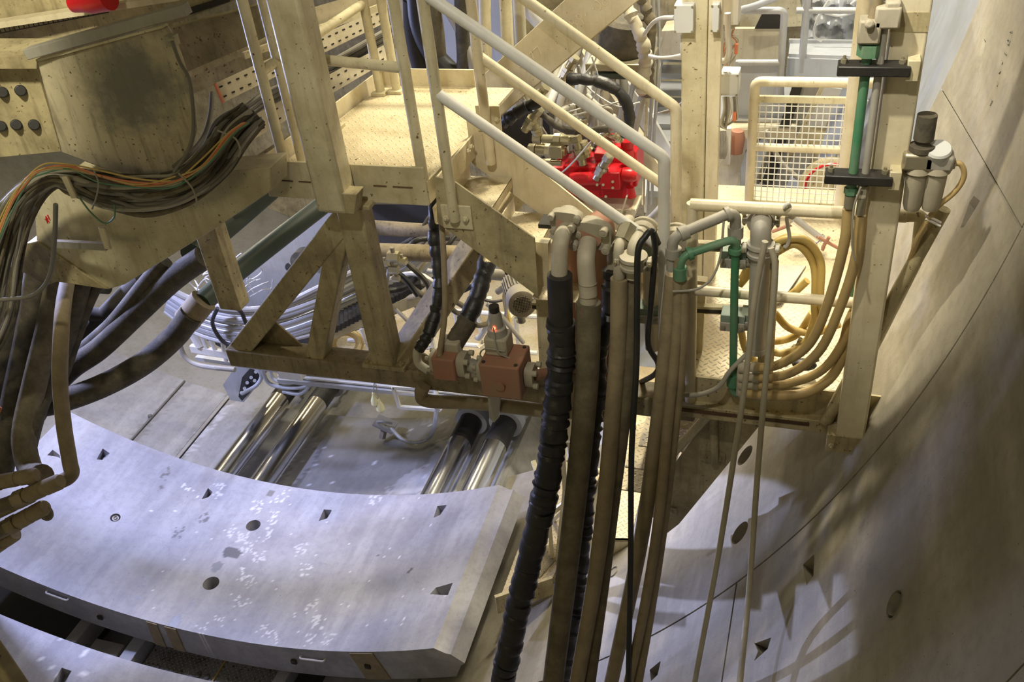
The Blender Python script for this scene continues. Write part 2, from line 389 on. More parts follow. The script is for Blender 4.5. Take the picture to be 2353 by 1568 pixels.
def pocket(corners, deep, c, r, dep=.17, out=.05, k=.9):
    """wedge pocket: four surface corners (world), deep = the edge (i, j) it dives towards"""
    def rr(p, f):
        d = V((p.x - c[0], 0, p.z - c[1])).normalized(); return p + d * f
    n = len(corners); e = [corners[deep[0]], corners[deep[1]]]
    top = [rr(p, -out) for p in corners]
    bot = []
    for i, p in enumerate(corners):
        if i in deep: bot.append(rr(p, dep))
        else:
            q = min(e, key=lambda s: (s - p).length); bot.append(rr(p.lerp(q, k), dep))
    mb = MB(); vs = top + bot
    mb.add(vs, [tuple(range(n)), tuple(range(n, 2 * n))[::-1]] + [(i, i + n, (i + 1) % n + n, (i + 1) % n) for i in range(n)])
    return mb
def hole(p, c, r_, dep=.3, out=.06, n=24):
    d = V((p.x - c[0], 0, p.z - c[1])).normalized(); mb = MB(); mb.cyl(p - d * out, p + d * dep, r_, n); return mb
def inpoly(x, y, poly):
    k = False; n = len(poly)
    for i in range(n):
        x1, y1 = poly[i]; x2, y2 = poly[(i + 1) % n]
        if (y1 > y) != (y2 > y) and x < (x2 - x1) * (y - y1) / (y2 - y1) + x1: k = not k
    return k
def paint_stains(o, dark, light, soft=0):
    """stain attribute: R = damp patch and painted shade, G = pale print, wet sheen painted in"""
    me = o.data; at = me.attributes.new('stain', 'FLOAT_COLOR', 'POINT'); rnd = random.Random(3)
    bb = lambda s: (min(q[0] for q in s), min(q[1] for q in s), max(q[0] for q in s), max(q[1] for q in s))
    dd = [(s, v, bb(s)) for s, v in dark]; ll = [(s, v, bb(s)) for s, v in light]; buf = []
    for v in me.vertices:
        x, y = PR(v.co + ORG[o.name]); x += rnd.uniform(-soft, soft); y += rnd.uniform(-soft, soft); a = g = 0
        for s, k, b in dd:
            if b[0] <= x <= b[2] and b[1] <= y <= b[3] and inpoly(x, y, s): a = max(a, k)
        for s, k, b in ll:
            if b[0] <= x <= b[2] and b[1] <= y <= b[3] and inpoly(x, y, s): g = max(g, k)
        buf += [a, g, 0, 1]
    at.data.foreach_set('color', buf)
TCN = (0, 7.0)
def lining(name, aL, aR, y0, y1, cut=(), mat='conc', na=60, ny=14, stains=None, r=7.0):
    mb = arcblock(TCN, r, .42, aL, aR, y0, y1, na, ny); o = struct(name, mb, M[mat]); subtract(o, list(cut))
    if stains: paint_stains(o, *stains)
    return o
def wp(*L, r=7.0): return [PW(x, y, r) for x, y in L]
g = .06                                  # half joint, in degrees
wallcut_low = [pocket(wp((1742, 1497), (1732, 1475), (1780, 1457), (1770, 1490), (1730, 1526)), (0, 1), TCN, 7),
               pocket(wp((1493, 1540), (1524, 1514), (1515, 1548), (1496, 1566)), (0, 3), TCN, 7),
               pocket(wp((1845, 1298), (1877, 1268), (1873, 1318), (1853, 1346)), (0, 3), TCN, 7),
               hole(PW(2057, 1390), TCN, .062, .12)]
wallcut_up = [pocket(wp((2182, 905), (2213, 852), (2225, 915)), (0, 2), TCN, 7),
              pocket(wp((2204, 524), (2232, 445), (2252, 462), (2215, 522)), (2, 3), TCN, 7, .12),
              pocket(wp((2235, 165), (2258, 85), (2265, 95), (2248, 168)), (2, 3), TCN, 7, .12),
              hole(PW(1700, 1225), TCN, .085, .3), hole(PW(1712, 1047), TCN, .085, .3)]
lining('wall_right', (57 - 1.4 + g, 57 - 1.4 + g), (112, 112), 2.05, 3.945, [wallcut_low[2], wallcut_low[3], wallcut_low[0]], na=70)
lining('wall_right', (27, 27), (55.6 - g, 55.6 - g), 2.05, 3.945, [wallcut_low[1]], na=40)
lining('wall_right', (27, 27), (112, 112), -2.5, 2.04, na=60)
lining('wall_right', (27, 27), (78.5 - g, 74.3 - g), 3.96, 6.75, wallcut_up[:2] + wallcut_up[3:], na=60)
lining('wall_right', (78.5 + g, 74.3 + g), (112, 112), 3.96, 6.75, wallcut_up[2:3], na=40)
lining('wall_right', (30, 30), (100, 100), 6.77, 12.5, mat='shieldblue', r=7.12)
# inserts in the lining holes
for nm, q, rr in (('wall_socket', PW(2057, 1390), .062), ('wall_socket', PW(1410, 1315), .05)):
    d = V((q.x, 0, q.z - 7)).normalized(); mb = MB(); mb.tube([q - d * .006, q + d * .1], rr, 28, cap=False); mb.tube([q - d * .006, q + d * .1], rr * .8, 28, cap=False)
    o = solo(nm, mb, M['steel_grey'], 'dark lifting socket ring set in the concrete wall, ' + ('low on the right wall' if rr > .055 else 'small one seen between the hanging hoses'), 'socket')
# invert: two rings, their joints and the wet patch between the thrust cylinders, with rod shade painted in
wet = [([(690, 1060), (790, 915), (830, 905), (1040, 1000), (1060, 1055), (985, 1065), (905, 1140), (720, 1138), (640, 1120)], .45),
       ([(735, 1025), (800, 950), (940, 960), (1060, 1030), (1010, 1075), (930, 1060), (860, 1075), (760, 1080)], .5),
       ([(300, 1005), (470, 830), (480, 836), (312, 1015)], .3), ([(395, 1060), (540, 895), (560, 905), (440, 1020), (420, 1066)], .45),
       ([(560, 960), (600, 930), (640, 945), (590, 975)], .4), ([(640, 1130), (770, 930), (800, 935), (690, 1100), (670, 1135)], .5), ([(860, 1000), (960, 985), (1000, 1020), (900, 1040)], .35), ([(300, 1010), (340, 970), (345, 985), (310, 1020)], .5)]  # long strip along the second rod is shade painted as stain
pale = [([(1010, 1010), (1090, 1000), (1000, 1130), (880, 1140), (930, 1090), (985, 1068)], .35), ([(700, 1030), (730, 1000), (720, 1070), (650, 1130), (640, 1120)], .3),
        ([(410, 1048), (520, 930), (530, 935), (425, 1050)], .5)] + [([(x, y), (x + 4, y - 2), (x + 5, y + 2), (x + 1, y + 4)], .8) for x, y in [(random.Random(77 + k).uniform(660, 1060), random.Random(500 + k).uniform(900, 1140)) for k in range(60)]]
for a0, a1 in ((-62, -16.1), (-15.9, -10.8), (-10.2, 26.6)):
    lining('floor', (a0, a0), (a1, a1), 6.07, 8.12, mat='conc_floor', na=int(max(8, (a1 - a0) * 3)), ny=60, stains=(wet, pale, 6))
    lining('floor', (a0, a0), (a1, a1), 2.0, 6.05, mat='conc_floor', na=int(max(8, (a1 - a0) * 1.5)), ny=40, stains=(wet, pale, 6))
lining('floor', (-62, -62), (30, 30), 8.14, 13, mat='shield', r=7.1)
lining('wall_left', (-110, -110), (-62.2, -62.2), 0, 13, mat='shield', r=7.0)
mb = MB(); mb.bar(arcpt(TCN, 6.99, -10.5, 6.1), arcpt(TCN, 6.99, -10.5, 8.1), .05, .012); solo('joint_packer', mb, M['steel_grey'], 'crusty grey packer strip along the mortared floor joint', 'strip')
mb = MB(); mb.tube([arcpt(TCN, 6.985, -16, y) for y in (6.05, 6.8, 7.6, 8.1)], .014, 8); mb.ball(PW(345, 957, 6.98), .03); solo('knotted_rope', mb, M['cable'], 'dark knotted cord lying in the narrow floor joint at left', 'rope')
# the far bulkhead of the shield
mb = MB(); ring = [arcpt(TCN, 7.1, a, 12.4) for a in range(0, 360, 8)]; mb.prism(ring, (0, .25, 0)); struct('wall_far', mb, M['cream_dirty'])

# ---- the big segment in the foreground
SC1 = (1.0, 6.66); R1 = 5.8
def PS(px, py, c=SC1, r=R1): return PW(px, py, r, c)
seg = thing('lining_segment', 'large curved concrete lining segment lying in the foreground, footprints across it', 'concrete segment', arcpt(SC1, R1, 0, 5.1))
def sq(*L): return [PS(*q) for q in L]
cuts = [pocket(sq((103, 1052), (121, 1034), (137, 1046), (140, 1058)), (1, 2), SC1, R1, .1), pocket(sq((222, 1056), (236, 1031), (258, 1046), (240, 1058)), (0, 1), SC1, R1, .13),
        pocket(sq((463, 1148), (478, 1122), (492, 1134), (483, 1142)), (0, 1), SC1, R1, .13), pocket(sq((732, 1198), (744, 1171), (769, 1173), (758, 1190)), (0, 1), SC1, R1, .13),
        pocket(sq((996, 1191), (1005, 1163), (1034, 1160), (1017, 1181)), (0, 1), SC1, R1, .13), pocket(sq((988, 1366), (1001, 1351), (1043, 1339), (1031, 1369)), (0, 1), SC1, R1, .13, .05, .2),
        hole(PS(582, 1208), SC1, R1 and .075, .3), hole(PS(485, 1341), SC1, .08, .3), hole(PS(265, 1190), SC1, .05, .1)]
mb = arcblock(SC1, R1, .36, (-27.3, -27.3), (24.7, 24.0), 4.15, 6.05, 300, 110, ((0, 0), (.22, .75), (.26, 1.1), (.6, 1.7), (.66, 1.2), (1, .6)))
body = build('segment_body', mb, M['conc_seg'], seg); subtract(body, cuts)
rr = random.Random(5); dark = [([(511, 1283), (515, 1262), (530, 1256), (543, 1260), (558, 1270), (545, 1285), (530, 1280)], .9), ([(484, 1312), (488, 1296), (503, 1290), (513, 1296), (508, 1308), (492, 1318)], .7),
       ([(385, 1440), (400, 1418), (415, 1410), (416, 1430), (408, 1444)], .8), ([(428, 1397), (445, 1373), (448, 1378), (438, 1396)], .5), ([(610, 1140), (618, 1127), (632, 1130), (624, 1141)], .8),
       ([(932, 1318), (948, 1302), (950, 1306), (938, 1320)], .9), ([(864, 1276), (873, 1275), (873, 1279), (865, 1280)], .9)]
def prints(x, y, w, h, n, tilt, val):
    out = []
    for k in range(n):
        t = rr.uniform(-1, 1); s = rr.uniform(-1, 1)
        px = x + t * w + s * h * tilt; py = y + s * h; q = rr.uniform(2.5, 4.5)
        out.append(([(px - q, py + q * .5), (px, py - q * .7), (px + q, py - q * .3), (px + q * .2, py + q * .7)], val))
    return out
for x, y, n in ((469, 1190, 16), (410, 1225, 14), (330, 1338, 10), (322, 1364, 12), (380, 1087, 12), (372, 1115, 5)): dark += prints(x, y, 9, 12, n, -.4, .75)
light = []  # pale footprints, their wet sheen painted as colour
for x, y, n in ((540, 1220, 24), (557, 1238, 22), (566, 1262, 14), (595, 1282, 16), (560, 1320, 12), (574, 1338, 14), (552, 1386, 12), (606, 1450, 10), (628, 1465, 10), (460, 1445, 8), (500, 1428, 8), (433, 1118, 8),
                (500, 1125, 16), (590, 1165, 16), (630, 1190, 14), (690, 1265, 16), (700, 1310, 10), (720, 1390, 14), (730, 1430, 16), (755, 1470, 14), (710, 1470, 14), (650, 1140, 14), (860, 1150, 14), (610, 1230, 14)):
    light += prints(x, y, 14, 15, n, -.3, .6 if n > 12 else .85)
light += [([(x, y), (x + 3, y - 1), (x + 4, y + 2), (x + 1, y + 3)], .9) for x, y in [(rr.uniform(340, 1100), rr.uniform(1120, 1480)) for _ in range(70)]]
paint_stains(body, dark, light)
def seg_loop(px, py, pz, yf=4.15):
    a = P(px, py, yf - .03); b = P(*pz, yf - .03); mb = MB(); mb.tube(arcfillet([a + V((0, .06, 0)), a, b, b + V((0, .06, 0))], .02), .009, 8); build('lifting_loop', mb, M['white'], seg)
seg_loop(104, 1363, (154, 1381)); seg_loop(688, 1514, (744, 1521))
for a0, a1 in ((-5.3, -4.2), (-3.4, -2.2), (16.0, 18.4)):
    mb = arcblock(SC1, R1 + .01, .345, (a0, a0), (a1, a1), 4.138, 4.16, 4, 1); build('packer_strip', mb, M['hosebrown'], seg)
for a in (-10.5, 9.6, 17.1):
    p = arcpt(SC1, R1 + .17, a, 4.13); mb = MB(); mb.box(p, (.05, .02, .045)); mb.box(p + V((0, -.006, 0)), (.028, .02, .026)); build('dowel_pad', mb, M['dark'], seg)
mb = MB(); q = PS(265, 1190); d = V((q.x - SC1[0], 0, q.z - SC1[1])).normalized()
mb.tube([q - d * .004, q + d * .09], .05, 28, cap=False); mb.tube([q + d * .01, q + d * .02], .034, 20); mb.tube([q - d * .002, q + d * .02], .018, 16, cap=False); build('lifting_socket', mb, M['steel_grey'], seg)
# ---- the next segment, cut by the lower edge of the picture
seg2 = thing('lining_segment', 'curved concrete segment in the bottom left corner, only its rear edge showing', 'concrete segment', (1.3, 2.8, 1.1))
SC2 = (1.3, 6.9)
c2 = [pocket([PW(*q, 5.8, SC2) for q in ((122, 1568), (142, 1535), (172, 1545), (160, 1570))], (0, 1), SC2, 5.8, .14)]
b2 = build('segment_body', arcblock(SC2, 5.8, .36, (-26, -26), (14, 14), 1.7, 3.6, 120, 50), M['conc_seg'], seg2); subtract(b2, c2)
paint_stains(b2, [], [([(x, y), (x + 4, y - 1), (x + 5, y + 3), (x + 1, y + 4)], .9) for x, y in [(rr.uniform(60, 330), rr.uniform(1455, 1568)) for _ in range(26)]] + prints(190, 1545, 9, 12, 20, -.3, .9))

# ---- segment feeder between the two segments
fd = thing('segment_feeder', 'muddy steel segment feeder with chequer plates, in the gap below the big segment', 'feeder', (.8, 3.9, .1))
for x0, x1 in ((-.55, -.42), (.12, .26), (1.72, 1.84), (2.6, 2.74)):
    mb = MB(); mb.box(((x0 + x1) / 2, 3.6, .36), (x1 - x0, 3.6, .22)); build('rail', mb, M['galv'] if x0 > 0 else M['steel_grey'], fd, bevel=.006)
mb = MB(); mb.box((1.0, 3.6, .3), (1.42, 3.6, .05)); build('deck_plate', mb, M['plate_grey'], fd)
mb = MB(); mb.box((2.2, 3.6, .3), (.7, 3.6, .05)); build('deck_plate', mb, M['dark'], fd)
mb = MB(); mb.box((1.08, 3.6, .335), (.014, 3.6, .012)); build('hose_line', mb, M['yellow'], fd)
mb = MB(); mb.box((-.15, 3.9, .34), (.34, .5, .09)); build('cover_plate', mb, M['steel_grey'], fd, bevel=.01)
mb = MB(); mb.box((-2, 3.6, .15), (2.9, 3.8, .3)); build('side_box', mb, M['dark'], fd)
mb = MB()
for k in range(26):
    mb.ball((rr.uniform(.35, 1.0), rr.uniform(3.6, 4.2), .335), rr.uniform(.008, .035), 7, 5, (1, 1, .5))
solo('mud_lumps', mb, M['mud'], 'dark lumps of mud scattered on the feeder plate', 'mud', kind='stuff')
for y in (4.5, 5.6):
    for x, h in ((.19, .47), (1.78, .38), (2.67, .4)):
        mb = MB(); mb.box((x, y, .47 + .0), (.14, .22, h - .38)); build('support_pad', mb, M['black'], fd)
# ---- blurred beam right before the lens, bottom left
mb = MB(); a = P(-118, 1374, 1.5); b = P(112, 1702, 1.5); mb.bar(a + (a - b) * .3, b + (b - a) * .6, rad(a, 100) * 2, .06, up=(0, 1, 0))
solo('hoist_beam', mb, M['cream_dirty'], 'beige beam passing close by the camera in the bottom left corner', 'beam', bevel=.01)

# ================================================================== THRUST CYLINDERS
def thrust(p0, p1, r, rr_, lab):
    a = PW(*p0, rr_); b = PW(*p1, rr_); ax = V(((a.x + b.x) / 2, 0, (a.z + b.z) / 2)); A = V((ax.x, 6.08, ax.z)); B = V((ax.x, b.y, ax.z))
    t = thing('thrust_cylinder', lab, 'hydraulic cylinder', A, 'thrust cylinders pushing on the ring')
    mb = MB(); mb.cyl(A, B + V((0, .5, 0)), r, 40); build('rod', mb, M['chrome'], t)
    mb = MB(); mb.lathe(B + V((0, .12, 0)), B + V((0, 2.6, 0)), [(0, r * 1.05), (.0, r * 1.45), (.05, r * 1.5), (.06, r * 1.3), (.1, r * 1.3), (.11, r * 1.5), (.16, r * 1.5), (.17, r * 1.35), (1, r * 1.35)], 36); build('barrel', mb, M['bluegrey'], t)
    mb = MB(); mb.tube([B + V((0, -.26, 0)), B + V((0, .13, 0))], r * 1.02, 36); build('wiper_sleeve', mb, M['blackshiny'], t)
thrust((500, 1093), (672, 892), .132, 6.74, 'chrome thrust cylinder rod, leftmost of the four')
thrust((590, 1113), (755, 900), .132, 6.74, 'chrome thrust cylinder rod, second from the left')
thrust((995, 1135), (1078, 985), .132, 6.74, 'chrome thrust cylinder rod just left of the rightmost one')
thrust((1083, 1130), (1160, 990), .132, 6.74, 'chrome thrust cylinder rod, rightmost of the four')
# ================================================================== THE TRANSVERSE SUPPORT FRAME
F = 4.35
def bx(x0, x1, y0, y1, z0, z1): return MB().box(((x0 + x1) / 2, (y0 + y1) / 2, (z0 + z1) / 2), (abs(x1 - x0), abs(y1 - y0), abs(z1 - z0)))
sf = thing('support_frame', 'grimy beige welded frame of a long cross beam, a tall column and slanting braces', 'frame', (3.44, F, 4.0))
build('beam', bx(2.24, 5.45, F - .03, F + .14, 3.975, 4.12), M['beam_dark'], sf, bevel=.012)
build('column', MB().bar((3.445, F + .04, 4.12), (3.445, F + .04, 5.33), .165, .15, up=(0, 1, 0)), M['cream_dirty'], sf, bevel=.015)
build('column', MB().bar((3.42, F - .09, 5.33), (3.42, F - .09, 7.0), .19, .16, up=(0, 1, 0)), M['cream'], sf, bevel=.022)
mb = bx(3.32, 3.6, F - .06, F + .13, 5.30, 5.33); mb.prism([V((3.37, F - .165, 5.33)), V((3.56, F - .165, 5.33)), V((3.6, F - .165, 5.46)), V((3.36, F - .165, 5.46))], (0, .1, 0)); build('head_plate', mb, M['cream_dirty'], sf, bevel=.006)
mb = bx(3.30, 3.60, F - .05, F + .14, 4.12, 4.15)
for x in (3.33, 3.57): nutbolt(mb, (x, F - .02, 4.15), (0, 0, 1), .018, .02)
build('base_plate', mb, M['cream_dirty'], sf, bevel=.004)
build('brace', MB().bar((2.33, F + .05, 4.1), (3.42, F + .05, 5.24), .145, .13, up=(0, 1, 0)), M['cream_dirty'], sf, bevel=.01)
build('brace', MB().bar((2.92, F + .05, 4.1), (3.39, F + .06, 5.26), .13, .13, up=(0, 1, 0)), M['cream_dirty'], sf, bevel=.01)
build('brace', MB().bar((3.50, F + .08, 4.1), (4.14, 5.2, 4.98), .16, .15), M['cream_dirty'], sf, bevel=.01)
mb = MB(); mb.prism([V((2.45, F + .1, 4.12)), V((2.78, F + .1, 4.12)), V((2.6, F + .1, 4.32))], (0, .012, 0)); build('gusset', mb, M['beam_dark'], sf); mb = MB(); mb.prism([V((3.62, F + .02, 4.12)), V((3.9, F + .02, 4.12)), V((3.68, F + .02, 4.26))], (0, .012, 0)); build('gusset', mb, M['beam_dark'], sf)

# upper landing
DZ = 5.45
pl = thing('landing_platform', 'upper cream landing with chequer plate floor, toe plates and tube railings', 'platform', (3.45, 5.0, 5.3))
mb = MB(); mb.prism([V((2.93, F + .04, DZ)), V((3.93, F + .04, DZ)), V((3.99, 5.15, DZ)), V((4.02, 5.77, DZ)), V((3.06, 5.77, DZ))], (0, 0, -.02)); build('deck_plate', mb, M['plate'], pl)
build('front_fascia', bx(2.91, 3.94, F + .01, F + .03, 5.315, 5.55), M['cream'], pl, bevel=.003)
mb = MB()
for x0, x1 in ((2.99, 3.1), (3.14, 3.26), (3.62, 3.7), (3.74, 3.86)): mb.add(*(lambda q: (q.v, q.f))(bx(x0, x1, F + .004, F + .012, 5.425, 5.43)))
build('weld_seam', mb, M['rust'], pl)
mb = MB(); mb.prism([V((2.91, F + .03, 5.43)), V((2.91, F + .03, 5.55)), V((3.05, 5.77, 5.55)), V((3.05, 5.77, 5.43))], (-.012, 0, 0)); build('toe_plate', mb, M['cream_clean'], pl)
build('toe_plate', bx(3.05, 3.75, 5.77, 5.782, 5.43, 5.57), M['cream_clean'], pl)
mb = MB(); mb.prism([V((3.93, F + .03, 5.32)), V((3.93, F + .03, 5.455)), V((3.99, 5.15, 5.455)), V((3.99, 5.15, 5.32))], (.014, 0, 0)); build('side_channel', mb, M['cream'], pl)
build('under_channel', bx(2.95, 3.95, 4.9, 4.97, 5.33, 5.43), M['cream_dirty'], pl)
def post(x, y, z0, z1, r, par, mat='cream', flange=True, name='post'):
    mb = MB().tube([(x, y, z0), (x, y, z1)], r, 14)
    if flange: mb.box((x, y, z0 + .012), (.1, .1, .02))
    return build(name, mb, M[mat], par)
RR = .031
for x, y, fl in ((3.035, F + .07, 0), (3.06, F + .22, 0), (3.05, 5.04, 1), (3.115, 5.62, 1), (3.22, 5.66, 1), (3.915, F + .05, 0)): post(x, y, DZ, 7.1 if y > 5.5 or fl == 0 else 6.05, RR, pl, flange=fl)
a = P(632, 155, F + .2); b = P(905, 150, F + .05)
build('mid_rail', MB().tube([(3.06, F + .22, 6.1), (3.915, F + .05, 6.1)], RR * .95, 14), M['cream'], pl)
build('mid_rail', MB().tube([(3.035, F + .07, 6.06), (3.11, 5.62, 6.06)], RR * .95, 14), M['cream'], pl)
build('mid_rail', MB().tube([(3.22, 5.66, 6.12), (3.95, 5.70, 6.12)], RR * .95, 14), M['cream'], pl)

# stair down to the walkway
st = thing('staircase', 'cream steel staircase with chequer plate treads and sloping tube handrails on both sides', 'staircase', (4.5, 4.65, 4.4))
YN, YF = F + .0, 4.98
def strg(y, px, th=.012):
    return MB().prism([P(q[0], q[1], y) for q in px], (0, th, 0))
build('stringer', strg(YN, [(1000, 407), (1040, 415), (1228, 548), (1236, 682), (1180, 640), (1005, 512)]), M['cream_dirty'], st)
mb = MB(); mb.prism([V((3.98, YF, 5.56)), V((4.06, YF, 5.56)), V((5.10, YF, 4.66)), V((5.10, YF, 4.38)), V((3.98, YF, 5.28))], (0, .014, 0)); build('stringer', mb, M['cream_clean'], st)
mb = MB(); mb.prism([V((3.985, 4.42, 5.33)), V((3.985, 4.42, 5.47)), V((4.0, YF, 5.47)), V((4.0, YF, 5.33))], (.012, 0, 0))
for y in (4.86, 4.92): nutbolt(mb, (4.01, y, 5.42), (1, 0, 0), .016, .014)
build('top_plate', mb, M['cream_clean'], st)
for i in range(4):
    x0 = 3.96 + .265 * i; z = 5.2 - .232 * i
    mb = bx(x0, x0 + .27, YN + .02, YF - .01, z - .006, z); mb.add(*(lambda q: (q.v, q.f))(bx(x0 + .262, x0 + .27, YN + .02, YF - .01, z - .06, z)))
    build('tread', mb, M['plate'], st)
    if i < 2: build('riser', bx(x0 - .004, x0 + .004, YN + .02, YF - .01, z, z + .1), M['cream_clean'], st)
hy, fy = F - .02, 4.96
build('handrail', MB().tube(arcfillet([(3.95, hy, 6.62), (5.28, hy, 5.685), (5.27, hy, 4.35)], .03), RR, 14), M['white'], st)
build('handrail', MB().tube([(4.10, hy, 6.0), (5.03, hy, 5.33), (5.24, hy, 5.18)], RR * .95, 14), M['white'], st)
build('handrail', MB().tube(arcfillet([(3.95, fy, 6.62), (5.235, fy, 5.68), (5.235, fy, 4.35)], .03), RR, 14), M['cream_clean'], st)
build('handrail', MB().tube([P(1096, 126, 4.97), P(1530, 430, 4.97)], RR * .95, 14), M['cream_clean'], st)
mb = MB().tube([(4.10, hy, 5.25), (4.11, hy, 7.0)], RR, 14); build('post', mb, M['cream'], st)
mb = bx(4.02, 4.2, F - .012, F + .0, 5.19, 5.34); nutbolt(mb, (4.165, F - .012, 5.26), (0, -1, 0), .02, .016); nutbolt(mb, (4.05, F - .012, 5.26), (0, -1, 0), .02, .016); build('post_clamp', mb, M['cream'], st, bevel=.004)
build('post', MB().tube([(4.115, 4.95, 5.3), (4.115, 4.95, 7.0)], RR, 14), M['cream_clean'], st)
mb = bx(4.05, 4.2, 4.97, 4.985, 5.50, 5.66); nutbolt(mb, (4.18, 4.97, 5.58), (0, -1, 0), .018, .014); nutbolt(mb, (4.06, 4.97, 5.58), (0, -1, 0), .018, .014); build('post_clamp', mb, M['cream_clean'], st, bevel=.004)

# ---- walkway on the right with its railing
wk = thing('walkway', 'right-hand cream walkway with chequer plate floor beside the concrete wall', 'walkway', (5.9, 5.4, 4.1))
mb = MB(); mb.prism([V((5.38, F + .03, 4.2)), V((6.42, F + .03, 4.2)), V((6.42, 6.95, 4.2)), V((5.25, 6.95, 4.2)), V((5.25, 5.0, 4.2))], (0, 0, -.02)); build('deck_plate', mb, M['plate'], wk)
build('fascia', bx(5.33, 6.52, F, F + .014, 4.12, 4.30), M['cream_dirty'], wk)
build('fascia', bx(5.33, 6.52, F - .05, F + .06, 4.03, 4.12), M['cream_dirty'], wk, bevel=.006)
build('rusty_slot', bx(5.36, 6.1, F - .056, F - .05, 4.075, 4.098), M['rust'], wk)
build('flat_cover', MB().prism([P(1770, 613, 5.75), P(1852, 613, 5.8), P(1795, 695, 5.3), P(1762, 705, 5.25)], (0, 0, .01)), M['steel_grey'], wk)
for x, y in ((5.43, F), (6.5, F + .01)):
    pass
build('post', MB().tube([(5.42, F, 4.12), (5.42, F, 5.43)], RR, 14), M['cream_clean'], wk)
build('top_rail', MB().tube([(5.41, F, 5.42), (6.44, F, 5.42)], RR * 1.05, 14), M['cream_clean'], wk)
build('mid_rail', MB().tube([(5.42, F, 4.90), (6.3, F, 4.90)], RR * .95, 14), M['cream_clean'], wk)
build('top_rail', MB().tube(arcfillet([(6.42, F, 5.42), P(2118, 495, F), P(2105, 600, F), P(1985, 840, F)], .03), RR, 14), M['cream'], wk)
mb = MB(); a = P(2168, 480, F - .05); b = P(2005, 775, F - .05); mb.tube([a, b, b + (b - a) * .8], .034, 18)
solo('wall_stanchion', mb, M['cream_dirty'], 'capped cream tube leaning beside the concrete wall below the air filter', 'tube')
rc = thing('wall_column', 'tall cream column standing on the walkway end next to the concrete wall', 'column', (6.32, F - .1, 4.0))
build('shaft', MB().bar((6.32, F - .09, 4.05), (6.32, F - .09, 7.2), .15, .13, up=(0, 1, 0)), M['cream_clean'], rc, bevel=.012)
mb = bx(6.2, 6.52, F - .16, F - .05, 4.0, 4.12)
for x in (6.23, 6.44): nutbolt(mb, (x, F - .16, 4.05), (0, -1, 0), .018, .016)
build('base_plate', mb, M['cream_dirty'], rc, bevel=.004)
build('tape_mark', bx(6.247, 6.393, F - .158, F - .155, 6.36, 6.44), M['cream_dirty'], rc)

cc = thing('walkway_column', 'broad cream column rising between the stairs and the mesh gate', 'column', (5.25, 5.55, 3.6))
build('shaft', MB().bar((5.245, 5.6, 3.55), (5.245, 5.6, 7.0), .15, .12, up=(0, 1, 0)), M['cream'], cc, bevel=.01)
build('flange', bx(5.325, 5.40, 5.54, 5.62, 3.6, 7.0), M['cream_clean'], cc)  # lighter cream strip paints in the bright right side of the column

# ---- mesh gate
gt = thing('mesh_gate', 'cream tube gate with two wire mesh panels at the back of the walkway', 'gate', (5.9, 6.5, 4.2))
GY = 6.5
def gx(px, py): return P(px, py, GY)
xl, xr = gx(1735, 188).x, gx(1960, 190).x; zt, zm, zb = gx(1800, 188).z, gx(1800, 340).z, gx(1800, 468).z; z1, z2 = gx(1800, 228).z, gx(1800, 332).z
build('frame', MB().tube(arcfillet([(xl, GY, 4.2), (xl, GY, zt), (xr + .2, GY, zt)], .05), .034, 14), M['cream_clean'], gt)
build('frame', MB().tube([(xr, GY, 4.2), (xr, GY, zt)], .030, 14), M['cream_clean'], gt)
build('rail', MB().tube([(xl, GY, zm), (xr, GY, zm)], .03, 14), M['cream_clean'], gt)
for z in (z1, zb): build('rail', bx(xl, xr, GY - .015, GY + .015, z - .022, z + .022), M['cream'], gt)
build('wire_mesh', wiremesh(15, 7, V((xl, GY, zm + .02)), V((xr - xl, 0, 0)), V((0, 0, z1 - zm - .02)), .0042), M['white'], gt)
build('wire_mesh', wiremesh(15, 9, V((xl, GY, zb)), V((xr - xl, 0, 0)), V((0, 0, zm - zb - .02)), .0042), M['white'], gt)
mb = MB().tube([P(1931, 474, 6.2), V((P(1931, 474, 6.2).x, 6.2, 7.3))], .042, 16); solo('tube_column', mb, M['cream_clean'], 'round cream post right behind the green pipe, beside the mesh gate', 'post')
# ---- slanting I-beam with weld bead digits
ib = thing('diagonal_beam', 'wide cream diagonal beam carrying the weld bead numbers 17 089 .06', 'beam', (4.3, 6.1, 5.6))
YB = 6.1
pa = [P(*q, YB) for q in ((1085, 300), (1128, 225), (1330, -10), (1460, -20), (1150, 262), (1118, 305))]
pb = [P(1075, 330, YB), P(1110, 248, YB), P(1345, -40, YB), P(1490, -20, YB), P(1150, 272, YB)]
build('web', MB().prism([P(*q, YB) for q in ((1080, 200), (1125, 160), (1320, -20), (1492, -22), (1353, 93), (1228, 198), (1127, 285), (1095, 305))], (0, .03, 0)), M['cream_clean'], ib)
build('flange', MB().bar(P(1127, 284, YB) + V((0, .11, 0)), P(1488, -20, YB) + V((0, .11, 0)), .02, .16, up=(0, 1, 0)), M['cream'], ib)
def bead(pts, y, r, mat, par, closed=False, name='weld_number', dy=-.002):
    q = [P(a, b, y) + V((0, dy, 0)) for a, b in pts]; return build(name, MB().tube(spline(q, 5) if len(q) > 2 else q, r, 8), M[mat], par)
def loop(cx_, cy_, a, b, t=math.radians(60)):
    out = []
    for k in range(13):
        w_ = 2 * math.pi * k / 12; u, v = a * math.cos(w_), b * math.sin(w_); out.append((cx_ + u * math.cos(t) - v * math.sin(t), cy_ + u * math.sin(t) + v * math.cos(t)))
    return out
